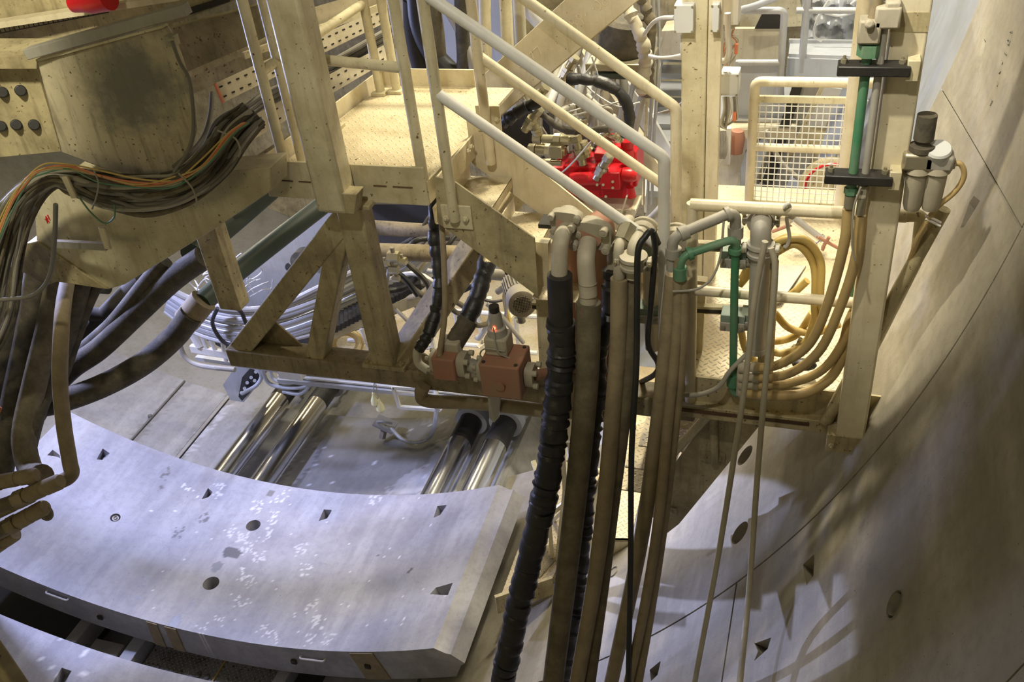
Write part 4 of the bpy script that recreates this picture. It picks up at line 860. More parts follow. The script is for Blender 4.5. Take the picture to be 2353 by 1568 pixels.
# ================================================================== VALVES ON THE CROSS BEAM
t = thing('shutoff_valve', 'square rust-red valve block with an actuator on top, sitting on the cross beam', 'valve', (4.42, 4.2, 4.0))
c = P(1163, 852, 4.2); build('body', MB().box(c, (.25, .24, .24)), M['redbrown'], t, bevel=.01)
for i in (-1, 1):
    for j in (-1, 1): build('screw', MB().tube([c + V((i * .1, j * .09, .12)), c + V((i * .1, j * .09, .125))], .012, 8), M['dark'], t)
q = c + V((-.04, .04, .12)); build('actuator', MB().box(q + V((0, 0, .06)), (.14, .13, .12)), M['pipe_dust'], t, bevel=.01)
build('solenoid', MB().lathe(q + V((0, 0, .12)), q + V((0, 0, .28)), [(0, .06), (.3, .055), (.35, .04), (.8, .038), (1, .03)], 18), M['steel_grey'], t); build('cap', MB().tube([q + V((0, 0, .28)), q + V((0, 0, .32))], .03, 12), M['black'], t)
m_, tt, b_ = nt('red_pilot_lamp'); b_.inputs['Emission Color'].default_value = (1, .15, .05, 1); b_.inputs['Emission Strength'].default_value = 14
M['lamp'] = m_; build('pilot_lamp', MB().ball(q + V((0, -.045, .19)), .008), M['lamp'], t)
build('side_flange', flange4(MB(), c + V((.13, 0, -.01)), (1, 0, 0), .12, .14, .05, .018), M['pipe_dust'], t); build('side_flange', flange4(MB(), c + V((-.13, 0, -.01)), (-1, 0, 0), .12, .14, .04, .016), M['pipe_dust'], t)
build('front_boss', MB().tube([c + V((0, -.12, -.02)), c + V((0, -.135, -.02))], .03, 16), M['redbrown'], t)
build('wire', MB().tube(spline([q + V((0, -.05, .2)), q + V((.02, -.08, .05)), q + V((.1, -.06, -.02)), q + V((.02, -.09, -.06)), q + V((-.1, -.06, -.02)), q + V((-.06, -.08, .06)), q + V((.06, -.07, .05))]), .005, 6), M['cable_light'], t)
mb = MB().tube(arcfillet([c + V((.18, 0, -.01)), P(1322, 850, 4.5), P(1330, 760, 4.6)], .12, 6), .034, 16); solo('connecting_pipe', mb, M['redbrown'], 'red-brown pipe from the valve block towards the red riser', 'pipe')
t = thing('check_valve', 'dusty square check valve left of the red valve block', 'valve', (4.0, 4.2, 4.1))
c2 = P(1030, 832, 4.2); build('body', MB().box(c2, (.15, .17, .16)), M['redbrown'], t, bevel=.01); build('body_flange', flange4(MB(), c2 + V((.075, 0, 0)), (1, 0, 0), .13, .15, .05, .018), M['pipe_dust'], t); build('body_flange', flange4(MB(), c2 + V((-.075, 0, 0)), (-1, 0, 0), .11, .13, .03, .014), M['pipe_dust'], t)
build('bonnet', MB().box(c2 + V((.02, .05, .1)), (.12, .1, .08)), M['pipe_dust'], t, bevel=.01)
mb = MB().lathe(c2 + V((.13, 0, 0)), c + V((-.17, 0, -.01)), [(0, .035), (.1, .035), (.1, .044), (.9, .044), (.9, .035), (1, .035)], 18); solo('connecting_pipe', mb, M['steel_grey'], 'short dark pipe between the two valves', 'pipe')
hose('bent_pipe', 'small dusty elbow entering the check valve from the left', [(985, 852, 4.2), (962, 835, 4.22), (958, 810, 4.24), (965, 800, 4.26)], 20, 'pipe_dust', 'pipe')
# hoses wrapped in tape rising to the landing
hose('wrapped_hose', 'taped black hose curving up from the check valve to the landing', [(962, 805, 4.24), (985, 765, 4.3), (1000, 720, 4.4), (1010, 650, 4.5), (1000, 560, 4.6), (998, 490, 4.7), (1000, 450, 4.9)], 28, 'blackshiny', wrap=.2, seed=3)
hose('wrapped_hose', 'thick taped black hose rising under the stair stringer', [(1045, 790, 4.3), (1065, 750, 4.4), (1090, 700, 4.5), (1115, 620, 4.7), (1125, 575, 4.9)], 42, 'blackshiny', wrap=.12, seed=6)
hose('hose_sleeve', 'grey worn sleeve at the lower end of the thick taped hose', [(1040, 795, 4.26), (1078, 735, 4.38)], 46, 'hosedark', 'sleeve')
hose('hose', 'flat beige strap hose hanging beside the taped hose', [(1012, 470, 4.5), (1020, 600, 4.35), (1022, 720, 4.25), (1012, 800, 4.18), (1010, 820, 4.15)], 14, 'hosebrown', 'strap')
hose('crossing_pipe', 'brown horizontal pipe with a bent end below the cross beam', [(975, 885, 4.3), (968, 905, 4.3), (985, 922, 4.3), (1100, 927, 4.35), (1260, 945, 4.4), (1400, 950, 4.45)], 32, 'hosebrown', 'pipe')
mb = MB().prism([P(1120, 900, 4.3), P(1150, 900, 4.3), P(1146, 960, 4.3), P(1135, 972, 4.3), P(1124, 960, 4.3)], (0, .02, 0)); solo('pipe_hanger', mb, M['steel_grey'], 'dark plate hanger holding the brown pipe under the valve block', 'bracket')
# electric motor
t = thing('electric_motor', 'dusty electric motor with a round slotted fan cover', 'motor', P(1200, 700, 5.0)); a = P(1200, 700, 4.95); ax = (P(1185, 655, 5.35) - a).normalized(); rm = rad(a, 68)
build('fan_cover', MB().lathe(a, a + ax * .16, [(0, rm * .8), (.02, rm * .93), (.12, rm), (1, rm)], 32), M['pipe_dust'], t)
build('housing', MB().lathe(a + ax * .16, a + ax * .5, [(0, rm * .85), (1, rm * .85)], 28), M['steel_grey'], t)
s_, u_ = frame(ax)
for k in range(28):
    an = 2 * math.pi * k / 28; dd = s_ * math.cos(an) + u_ * math.sin(an); build('cooling_fin', MB().bar(a + ax * .17 + dd * rm * .92, a + ax * .48 + dd * rm * .92, .006, rm * .2, up=dd), M['pipe_dust'], t) if k % 1 == 0 else 0
build('grille', MB().tube([a - ax * .002, a + ax * .004], rm * .62, 28), M['dark'], t)
mb = MB()
for k in range(-5, 6):
    h = math.sqrt(max(rm * .62 ** 2 * rm - (k * rm * .115) ** 2, 0)) if 0 else rm * .6 * math.sqrt(1 - (k / 5.6) ** 2)
    for e1, e2 in ((s_, u_), (u_, s_)): mb.bar(a - ax * .004 + e1 * k * rm * .11 - e2 * h, a - ax * .004 + e1 * k * rm * .11 + e2 * h, .003, .003, up=ax)
build('guard_wire', mb, M['pipe_dust'], t)
# ================================================================== LEFT: MAIN GIRDER, CABLES, DARK HOSES
def poly(px, y, th=.03, rev=0):
    pts = [P(q[0], q[1], q[2] if len(q) > 2 else y) for q in px]; return MB().prism(pts, (0, th, 0))
def pbar(a, b, wpx, hm=None, mb=None, up=(0, 0, 1)):
    A, B = P(*a), P(*b); w_ = 2 * rad(A, wpx); return (mb or MB()).bar(A, B, hm or w_, w_, up)
t = thing('main_girder', 'huge oil-stained cream box girder with a round-bottomed cheek plate in the upper left', 'girder', P(250, 400, 4.1)); mg = t
build('cheek_plate', poly([(84, 142), (378, 62), (395, 92), (412, 135), (432, 200), (443, 255), (446, 305), (434, 352), (405, 392), (365, 409), (310, 406), (235, 388), (140, 352)], 3.95, .04), M['cream_oil'], t, bevel=.012); oil_patch(M['cream_oil'], P(305, 205, 3.95), .34)
build('cheek_rim', MB().bar(P(90, 136, 3.96), P(380, 58, 3.96), .05, .012), M['cream'], t)
build('end_plate', poly([(-420, 150), (84, 158), (140, 348), (-420, 400)], 4.1, .1), M['cream_dirty'], t)
for q in ((5, 212), (47, 208), (2, 290), (37, 287), (78, 287)): build('bolt_cover', MB().tube([P(*q, 4.07), P(*q, 4.12)], .032, 14), M['black'], t, bevel=.006)
build('top_flange', poly([(-420, 128), (70, 132), (84, 142), (84, 158), (-420, 160)], 4.0, .3), M['cream_dirty'], t)
build('lower_box', poly([(80, 490), (150, 400), (440, 400), (620, 385), (622, 440), (500, 522), (285, 655), (247, 666), (84, 556)], 4.12, .2), M['cream'], t, bevel=.006)
build('lower_box_underside', poly([(84, 556), (247, 666), (130, 648), (107, 657), (34, 616), (60, 560)], 4.1, .2), M['cream_dirty'], t, bevel=.006)  # underside of the box, its shade put in as darker cream
build('lower_beam', pbar((440, 480, 4.4), (900, 175, 6.6), 36, .05), M['cream_dirty'], t)
build('leg', MB().bar(P(468, 480, 4.6), V((P(468, 480, 4.6).x, 4.6, P(520, 700, 4.6).z)), .17, .13, up=(0, 1, 0)), M['cream_dirty'], t, bevel=.01)
for a, b in (((148, 405), (172, 455)), ((234, 523), (249, 572))): build('lug_plate', MB().bar(P(*a, 3.72), P(*b, 3.72), .04, .02, up=(0, 1, 0)), M['cream_clean'], t, bevel=.006)
build('lug_bar', MB().bar(P(128, 560, 3.95), P(245, 566, 3.8), .03, .045), M['steel_grey'], t)
mb = MB(); a, b = P(66, 122, 3.93), P(430, 20, 4.02); mb.bar(a, b, .07, .055); solo('steel_channel', mb, M['steel_grey'], 'loose grey steel channel lying along the top of the girder', 'channel', bevel=.004)
build('upper_web', poly([(-420, 60), (270, -40), (520, -60), (540, 0), (380, 60), (60, 108), (-420, 100)], 4.6, .1), M['cream_dirty'], t)
build('upper_rim', pbar((-420, 120, 4.4), (420, -12, 4.6), 12, .1), M['cream_clean'], t)
build('upper_flange', poly([(385, 68), (560, 22), (660, -10), (680, 50), (560, 110), (430, 165), (412, 130)], 4.7, .08), M['cream_dirty'], t)
build('girder_hatch', poly([(430, 20), (520, -8), (524, 5), (436, 34)], 4.58, .02), M['dark'], t)
mb = wiremesh(26, 1, P(-40, 84, 4.55), P(250, 28, 4.6) - P(-40, 84, 4.55), V((0, 0, .03)), .003); solo('mesh_strip', mb, M['dark'], 'narrow dark mesh strip above the loose channel, far upper left', 'mesh')
mb = MB().lathe(P(168, 8, 4.4), P(250, -8, 4.4), [(0, .05), (.3, .06), (.5, .075), (1, .075)], 16); solo('red_housing', mb, M['red'], 'red cylindrical housing cut by the top edge, upper left', 'housing')
# gangway plate and cable trays running away to the right
t = thing('upper_gangway', 'cream gangway plate with folded edge running behind the tall column', 'gangway', P(700, 50, 5.3))
build('plate', MB().prism([P(515, 92, 5.0), P(640, 40, 5.3), P(880, -30, 6.2), P(900, 0, 6.2), P(720, 70, 5.6), P(560, 118, 5.05)], (0, 0, -.03)), M['cream_clean'], t)
build('edge', pbar((560, 128, 5.0), (890, 10, 6.1), 16, .02), M['cream'], t)
build('clamp', MB().box(P(500, 82, 5.0), (.09, .1, .03)), M['rust'], t); build('clamp_bolt', MB().cyl(P(485, 70, 5.0), P(525, 62, 5.0), .012, 8), M['zinc'], t)
build('side_beam', pbar((400, 205, 5.1), (700, 90, 5.9), 44, .06), M['cream_dirty'], t); build('side_rail', pbar((420, 168, 5.0), (690, 60, 5.8), 24, .05), M['cream_dirty'], t)
def tray(lab, a, b, c, d, y0, y1, n):
    t = thing('cable_tray', lab, 'cable tray', P(*a, y0)); A, B, C_, D_ = P(*a, y0), P(*b, y1), P(*c, y1), P(*d, y0)
    build('side_plate', MB().prism([A, B, C_, D_], (0, .012, 0)), M['cream_clean'], t)
    e = (A - D_); build('edge_cap', MB().bar(A, D_, .012, .02), M['orangep'], t)
    mb = MB()
    for k in range(n):
        for v in (.25, .75):
            p = A.lerp(B, (k + .5) / n).lerp(D_.lerp(C_, (k + .5) / n), v) + V((0, -.004, 0)); u = (B - A).normalized(); mb.bar(p - u * .012, p + u * .012, .006, .009)
    build('slots', mb, M['dark'], t)['kind'] = 'stuff'
tray('upper perforated cream cable tray with an orange end cap', (494, 192), (872, 20), (885, 52), (513, 236), 4.95, 6.3, 22)
tray('lower perforated cream cable tray with an orange end cap', (565, 275), (880, 105), (890, 140), (580, 322), 5.0, 6.3, 18)
for k in range(14):
    u = k / 13 - .5; mb = MB().tube(spline(PP([(540 + 40 * u, 300 + 40 * u, 5.0 + .1 * (k % 3)), (620, 230 + 50 * u, 5.3 + .1 * (k % 3)), (760, 165 + 50 * u, 5.9), (900, 90 + 60 * u, 6.5)]), 4), random.uniform(.012, .018), 8)
    solo('tray_cable', mb, M[('cable_light', 'cable', 'hosedark')[k % 3]], 'cable lying between the two perforated trays', 'cable', 'cables between the trays')
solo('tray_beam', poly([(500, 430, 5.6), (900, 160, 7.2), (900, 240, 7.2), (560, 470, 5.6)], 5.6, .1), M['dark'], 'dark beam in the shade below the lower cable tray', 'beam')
# ---- the sagging bundle: every cable
rb = random.Random(11)
def bund(u, v, y=3.82):
    s = 6 * v
    L = [(-260 + 60 * u, 1300), (-180 + 60 * u, 1080), (-110 + 60 * u, 900), (-45 + 75 * u + s, 740), (-12 + 62 * u + s, 600), (35 + 48 * u, 480 - s), (100 + 26 * u, 418 + 10 * u), (165 - 4 * u, 418 + 26 * u), (240 - 5 * u, 438 + 40 * u + s), (330, 450 + 46 * u - s), (420 + 12 * u, 430 + 40 * u), (490 + 28 * u, 372 + 32 * u + s), (535 + 34 * u, 305 + 26 * u), (585 + 24 * u, 262 + 22 * u)]
    return [(x, q, y - .06 * (1 - u * u) * abs(v) + (.15 * (i - 10) if i > 10 else 0)) for i, (x, q) in enumerate(L)]
for k in range(34):
    u = -1 + 2 * (k + rb.uniform(-.4, .4)) / 33; pts = bund(u, rb.uniform(-1, 1)); pts = [(x + rb.uniform(-4, 4), q + rb.uniform(-4, 4), y + rb.uniform(-.03, .03)) for x, q, y in pts]
    mb = MB().tube(spline(PP(pts), 5), rb.choice((.009, .011, .013, .016)), 9)
    solo('bundle_cable', mb, M[rb.choice(('cable', 'cable', 'cable', 'hosedark', 'cable_light', 'olive'))], 'grey cable in the thick bundle sagging below the round cheek plate', 'cable', 'cables of the sagging bundle')
for k, (c, m_) in enumerate((('yellow', 'yellow'), ('yellow', 'yellow'), ('orange', 'orangep'), ('orange', 'orange'), ('yellow', 'hoseyellow'), ('green', 'green'))):
    d = 3.2 * k; L = [(-20 + d, 560, 3.7), (12 + d, 480, 3.7), (50 + d, 420, 3.68), (98, 381 + d, 3.68), (160, 378 + d, 3.68), (230, 398 + d, 3.7), (320, 415 + d, 3.72), (400, 408 + d, 3.74), (460 + d, 375 + d * .5, 3.8), (520 + d, 310, 3.95), (556 + d, 280, 4.0)]
    solo('thin_cable', MB().tube(spline(PP([(x, q + rb.uniform(-6, 6), y) for x, q, y in L]), 6), .0048, 7), M[m_], 'thin %s cable running along the top of the sagging bundle' % c, 'cable', 'coloured thin cables')
for L in ([(216, 392), (226, 420), (222, 450), (212, 480)], [(410, 398), (440, 430), (452, 462), (448, 478)], [(500, 300), (540, 318), (552, 345), (548, 360)]):
    solo('cable_tie', MB().tube(spline(PP([(x, q, 3.66 if x < 480 else 3.95) for x, q in L])), .005, 6), M['cable_light'], {216: 'tie round the sagging bundle near the cream lug', 410: 'tie round the middle of the sagging bundle', 500: 'tie round the upper right end of the bundle'}[L[0][0]], 'cable tie')
for a_, b_ in (((105, 497), (109, 513)), ((108, 504), (113, 511)), ((103, 504), (109, 502)), ((109, 494), (114, 505))): build('paint_stroke', MB().bar(P(*a_, 4.115), P(*b_, 4.115), .004, .006, up=(0, 1, 0)), M['red'], mg)
hose('cable', 'dark cable drooping in a long loop below the bundle at the left edge', [(128, 470, 3.7), (126, 540, 3.7), (118, 620, 3.7), (95, 665, 3.7), (50, 685, 3.7), (-60, 680, 3.7), (-150, 600, 3.75)], 11, 'cable', 'cable')
hose('cable', 'pair-like grey cable running down the right edge of the round cheek plate', [(396, 95, 3.8), (412, 140, 3.82), (434, 180, 3.85), (442, 230, 3.85), (444, 300, 3.85), (430, 350, 3.8), (400, 395, 3.75)], 9, 'cable', 'cable')
hose('cable', 'grey cable coming from under the upper tray into the bundle', [(487, 215, 4.8), (484, 260, 4.6), (470, 310, 4.3), (440, 350, 4.0), (400, 385, 3.85)], 11, 'cable', 'cable')
hose('cable', 'thin green wire between the two cream lugs', [(183, 455, 3.7), (210, 490, 3.7), (240, 513, 3.7), (262, 500, 3.7), (263, 470, 3.72)], 4, 'green', 'wire')
mb = MB().box(P(395, 92, 3.85), (.05, .05, .05)); mb.tube([P(388, 92, 3.82), P(404, 92, 3.82)], .014, 10); solo('cable_gland', mb, M['zinc'], 'small zinc gland at the upper corner of the cheek plate', 'gland')
# ---- dark hoses and pipes below the girder
Gd = 'dark fat hoses below the girder'
hose('hose', 'fat dark hose curving from the beige collar down to the left', [(440, 722, 5.1), (400, 775, 5.0), (330, 835, 4.8), (240, 885, 4.6), (140, 922, 4.4), (50, 945, 4.3), (10, 1000, 4.2)], 56, 'hosedark', group=Gd)
hose('hose_collar', 'beige collar where the fat dark hose meets the green pipe', [(428, 738, 5.1), (468, 690, 5.2)], 62, 'hosebrown', 'collar')
hose('pipeline', 'dark green pipe running from the beige collar up below the landing', [(462, 697, 5.2), (560, 612, 5.8), (770, 450, 7.2)], 50, 'greendark', 'pipe')
hose('pipeline', 'dark green pipe above and left of its twin, going up below the landing', [(440, 585, 5.0), (520, 520, 5.5), (620, 436, 6.2)], 58, 'greendark', 'pipe')
hose('hose', 'fat dark hose second from the front, reaching the left edge lower down', [(470, 590, 5.0), (400, 640, 4.95), (320, 715, 4.85), (230, 800, 4.7), (160, 850, 4.6), (90, 925, 4.4), (30, 1010, 4.2)], 56, 'hosedark', group=Gd)
hose('hose', 'dark hose passing just below the corner of the girder box', [(380, 600, 5.0), (330, 660, 4.9), (260, 745, 4.8), (190, 810, 4.7), (120, 900, 4.5), (60, 990, 4.3)], 40, 'hosedark', group=Gd)
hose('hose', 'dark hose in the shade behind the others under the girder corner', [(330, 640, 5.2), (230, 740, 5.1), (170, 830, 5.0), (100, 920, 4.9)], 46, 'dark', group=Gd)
for i, (L, wd, m_) in enumerate((([(40, 600, 4.6), (20, 720, 4.5), (-10, 860, 4.3), (-60, 1150, 3.9), (-90, 1400, 3.6)], 62, 'hosedark'), ([(90, 610, 4.5), (65, 760, 4.4), (35, 900, 4.2), (15, 1010, 4.0), (0, 1100, 3.8)], 58, 'hosedark'),
        ([(140, 620, 4.5), (110, 760, 4.35), (80, 880, 4.2), (55, 1000, 4.0), (70, 1080, 3.85), (95, 1095, 3.7)], 58, 'olive'), ([(190, 640, 4.6), (150, 780, 4.45), (110, 880, 4.3), (80, 960, 4.1), (60, 1040, 4.0)], 46, 'hosedark'),
        ([(230, 640, 4.7), (200, 700, 4.6), (165, 800, 4.5), (140, 870, 4.4), (90, 960, 4.3)], 30, 'hosedark'))):
    hose('hose', ('dark hose dropping along the left edge of the picture', 'second dark hose from the left edge, dropping to the fittings', 'olive hose dropping to the fitting cluster, its bend against the pale segment', 'dark hose between the olive one and the girder corner', 'thinner dark hose below the girder corner')[i], L, wd, m_, group=Gd)
hose('hose', 'slim dusty hose bending in an elbow over the segment to the crimped fittings', [(158, 630, 4.55), (146, 700, 4.1), (140, 780, 3.85), (138, 880, 3.75), (147, 980, 3.65), (160, 1060, 3.55), (163, 1092, 3.5), (130, 1112, 3.45)], 32, 'hosebrown', k=9)
for i, (a, b, wd) in enumerate((((140, 1106), (60, 1140), 38), ((85, 1092), (0, 1108), 36), ((75, 1135), (-10, 1175), 40), ((105, 1165), (40, 1200), 38), ((60, 1190), (-10, 1225), 38), ((35, 1225), (-20, 1262), 38))):
    A, B = P(*a, 3.3), P(*b, 3.22); r_ = rad(A, wd); t = thing('crimped_fitting', ('uppermost crimped fitting pointing at the slim bent hose', 'crimped fitting at the left edge above the others', 'long crimped fitting in the middle of the cluster', 'crimped fitting with the rounded cap lying on the segment', 'second lowest crimped fitting of the cluster', 'lowest crimped fitting at the left edge')[i], 'hose fitting', A)
    build('ferrule', MB().lathe(A, B, [(0, r_ * .8), (.06, r_), (.44, r_), (.46, r_ * .86), (.52, r_ * .86), (.54, r_), (.94, r_), (1, r_ * .8)], 18), M['hosebrown'], t)
    build('ring', MB().lathe(B, B + (B - A) * .3, [(0, r_ * 1.1), (1, r_ * 1.1)], 6), M['hosebrown'], t); build('hose_tail', MB().tube(spline([B + (B - A) * .25, B + (B - A) * 1.6, B + (B - A) * 2.6 + V((-.1, 0, -.35)), B + (B - A) * 2.8 + V((-.15, 0, -1.2))]), r_ * .8, 12), M['olive'], t)
mb = MB().ball(P(104, 1178, 3.3), .055, 14, 10, (1.0, .8, 1.3)); solo('end_cap', mb, M['olive'], 'rounded dark cap at the right end of the fitting cluster', 'cap')
mb = MB().tube([P(24, 930, 4.15), P(17, 962, 4.1)], rad(P(90, 610, 4.5), 60), 18); solo('marker_tape', mb, M['orange'], 'faded orange tape round a dark hose at the left edge', 'tape')
for i, (x, y_) in enumerate(((20, 660), (60, 700))): hose('cross_pipe', ('black pipe crossing at the left edge above the white gap', 'black pipe crossing at the left edge below the white gap')[i], [(-400, 600 + 75 * i, 5.0), (60, 645 + 65 * i, 5.0), (250, 660 + 65 * i, 5.1)], 30, 'dark', 'pipe')

# ================================================================== UNDER THE LANDING
t = thing('shield_plate', 'curved beige shield plate with a bolt hole behind the dark green pipes', 'plate', P(680, 600, 8.0))
build('plate', poly([(520, 650), (600, 560), (700, 505), (790, 465), (860, 520), (800, 700), (640, 740), (540, 710)], 8.0, .1), M['shield'], t)
build('hole', MB().tube([P(665, 614, 7.98), P(665, 614, 8.02)], .05, 18), M['dark'], t)
mb = MB().lathe(P(688, 600, 7.6), P(700, 592, 7.9), [(0, .10), (1, .12)], 24); mb.tube([P(684, 604, 7.55), P(688, 600, 7.6)], .02, 8); solo('round_cover', mb, M['hosedark'], 'dark round cover with a red rim leaning by the hole in the shield plate', 'cover')
rb = random.Random(21)
for k in range(22):
    u = k / 21 - .5; o_ = rb.uniform(-4, 4); L = [(385 - 10 * u, 690 + 50 * u, 6.4), (450, 730 + 70 * u + o_, 6.4), (540, 752 + 74 * u + o_, 6.4), (640, 745 + 84 * u, 6.5), (740, 712 + 100 * u + o_, 6.6), (830, 672 + 110 * u, 6.8), (930, 620 + 110 * u + o_, 7.1), (1010, 570 + 100 * u, 7.3)]
    mb = MB().tube(spline(PP(L), 5), rb.choice((.012, .018, .026, .034)), 9); solo('tray_hose', mb, M[rb.choice(('cable_white', 'cable_white', 'cable_light', 'galv'))], 'pale cable on the curved tray behind the slanting braces', 'cable', 'cables on the curved tray')
for L in ([(500, 708), (488, 740), (500, 770), (520, 790), (560, 800)], [(530, 705), (552, 715), (566, 745)]): solo('cable_tie', MB().tube(spline(PP([(x, q, 6.3) for x, q in L])), .02, 8), M['black'], 'black braided band round the pale cables, ' + ('left one' if L[0][0] == 500 else 'right one'), 'band')
rb = random.Random(31)
t = thing('wire_tangle', 'tangle of loose pale wires above the curved cable tray', 'wires', P(560, 660, 6.5)); t['kind'] = 'stuff'
mb = MB()
for k in range(46):
    x, y_ = rb.uniform(430, 590), rb.uniform(600, 725); L = [(x, y_, 6.5)]
    for j in range(3): x += rb.uniform(-30, 30); y_ += rb.uniform(-26, 26); L.append((x, y_, 6.4 + rb.uniform(0, .3)))
    mb.tube(spline(PP(L), 4), .006, 5)
build('loose_wires', mb, M['cable_white'], t)
t = thing('energy_chain', 'black energy chain climbing diagonally behind the central column', 'energy chain', P(860, 690, 6.6)); A, B = P(760, 748, 6.5), P(960, 645, 6.9)
for k in range(22):
    p = A.lerp(B, k / 21); s_, u_ = frame(B - A); build('link', MB().bar(p - s_ * .12 - V((0, 0, .0)), p + s_ * .12, .05, .06), M['blackshiny'], t)
build('side_rail', MB().bar(A + V((-.1, -.1, -.1)), B + V((.1, -.1, -.1)), .02, .12), M['cream'], t)
DK = thing('machine_deck', 'dusty chequer plate deck with galvanised front edge behind the cross beam', 'deck', P(950, 860, 7.2))
ze = P(950, 868, 7.2).z
build('deck_plate', MB().prism([P(650, 850, 7.2), P(1215, 890, 7.2), V((4.25, 9.2, ze)), V((1.6, 9.2, ze))], (0, 0, -.02)), M['plate_rusty'], DK)
for k, (dz, m_, th) in enumerate(((0, 'galv', .035), (-.07, 'white', .02), (-.12, 'galv', .05))): build('edge_beam', MB().bar(P(640, 846, 7.2) + V((0, -.03 * k, dz)), P(1245, 905, 7.2) + V((0, -.03 * k, dz)), .06, th), M[m_], DK)
build('under_deck_shade', bx(-.4, 4.0, 7.9, 8.0, .9, ze - .1), M['dark'], DK)  # dark panel put in for the darkness below the deck edge
build('equipment_box', MB().box(P(675, 852, 7.0), (.28, .2, .1)), M['white'], DK)
for x0, y0, x1, y1 in ((800, 782, 995, 800), (1010, 712, 1235, 728), (985, 745, 1000, 815), (1045, 715, 1060, 800), (1140, 725, 1150, 860), (1185, 730, 1200, 870), (1040, 790, 1120, 796), (830, 755, 850, 805), (1095, 700, 1105, 760), (1120, 800, 1235, 812), (940, 830, 1040, 700)):
    build('guard_bar', MB().tube([P(x0, y0, 7.6), P(x1, y1, 7.6)], .026, 8), M['white'], DK)
t = thing('stepped_frame', 'small white box frame hanging below the machine deck edge', 'frame', P(960, 920, 7.0))
c4 = [(903, 890), (1000, 895), (1012, 942), (918, 936)]
for i in range(4): build('bar', MB().bar(P(*c4[i], 7.0), P(*c4[(i + 1) % 4], 7.0), .035), M['white'], t)
build('bar', MB().bar(P(906, 903, 7.0), P(998, 908, 7.0), .03), M['white'], t)
for i, (x, y_) in enumerate(((861, 918), (873, 932))):
    p = P(x, y_, 6.9); t = thing('pull_switch', ('left yellow pear-shaped pull switch hanging above the floor', 'right yellow pear-shaped pull switch, slightly lower')[i], 'pull switch', p)
    build('handle', MB().lathe(p + V((0, 0, .09)), p - V((0, 0, .09)), [(0, .014), (.2, .02), (.55, .045), (.8, .048), (.95, .03), (1, .01)], 16), M['pear'], t); build('cord', MB().tube([p + V((0, 0, .09)), P(860 + 3 * i, 880, 6.9)], .006, 6), M['cable_light'], t)
t = thing('ground_socket', 'dusty square plate with a clamp standing on the wet floor', 'socket plate', PW(885, 990, 6.95)); p = PW(885, 975, 6.8)
build('plate', MB().box(p, (.26, .2, .03), Matrix.Rotation(.4, 3, 'Y')), M['galv'], t); build('leg', MB().bar(p, PW(878, 1008, 6.95), .06), M['steel_grey'], t); build('clip', MB().tube(spline([p + V((-.1, -.02, .04)), p + V((0, -.05, .08)), p + V((.1, 0, .03))]), .014, 8), M['galv'], t)
mb = MB().tube(spline([PW(900, 985, 6.85), PW(925, 1010, 6.9), PW(960, 1016, 6.92), PW(990, 1000, 6.85), P(1003, 950, 6.9), P(1000, 880, 7.0)]), .026, 10); solo('hose', mb, M['galv'], 'grey hose curving from the floor plate up to the machine deck', 'hose')
t = thing('bolted_block', 'grey steel block with a dark bolted face beside the leftmost cylinder', 'block', P(575, 880, 7.4))
build('block', poly([(512, 885), (545, 838), (590, 842), (600, 870), (560, 925), (530, 920)], 7.6, .3), M['galv'], t); build('bolt_plate', poly([(548, 912), (556, 868), (580, 842), (602, 850), (600, 875), (556, 922)], 7.5, .08), M['black'], t)
for q in ((555, 903), (562, 893), (568, 880), (577, 868), (588, 855), (571, 896), (585, 875)): build('bolt', MB().tube([P(*q, 7.5), P(*q, 7.44)], .022, 8), M['galv'], t)
for i, L in enumerate(([(602, 830), (606, 860), (625, 885), (680, 892), (730, 880)], [(618, 835), (628, 870), (665, 880), (715, 868)], [(700, 848), (712, 880), (690, 905), (650, 900)], [(572, 835), (600, 860), (590, 885), (556, 905)])):
    solo('hose', MB().tube(spline([P(x, q, 7.3) for x, q in L]), .024, 9), M['bluegrey'], ('long grey hose looping over the left cylinders', 'inner grey hose looping over the left cylinders', 'short grey hose behind the second cylinder', 'grey hose curling beside the bolted block')[i], 'hose')
t = thing('left_catwalk', 'white catwalk with upright bars and a curved dish below, left of the frame', 'catwalk', P(500, 820, 6.8))
for q in ((455, 745, 475, 800), (470, 750, 500, 815), (505, 755, 520, 830), (520, 752, 532, 812), (540, 765, 548, 805)): build('upright', MB().tube([P(q[0], q[1], 6.7), P(q[2], q[3], 6.7)], .025, 8), M['white'], t)
build('floor_edge', pbar((440, 800, 6.7), (650, 838, 6.7), 18, .05), M['white'], t); build('floor_edge', pbar((452, 822, 6.8), (640, 850, 6.8), 10, .05), M['galv'], t)
build('dish', MB().tube(spline(PP([(412, 790, 7.0), (425, 820, 7.0), (460, 840, 7.0), (540, 850, 7.0)])), .03, 10), M['steel_grey'], t)
build('upright', MB().tube([P(425, 735, 6.7), P(460, 795, 6.7)], .05, 10), M['white'], t)
t = thing('yellow_cable_coil', 'coil of yellow cable on the deck seen through the left braces', 'cable coil', P(790, 785, 7.4))
for k in range(5):
    build('turn', MB().tube(spline([P(795 + (38 - 3 * k) * math.cos(a_), 790 + (30 - 2 * k) * math.sin(a_), 7.4 + .02 * k) for a_ in [2 * math.pi * j / 12 for j in range(13)]], 3), .02, 8), M['yellow'], t)
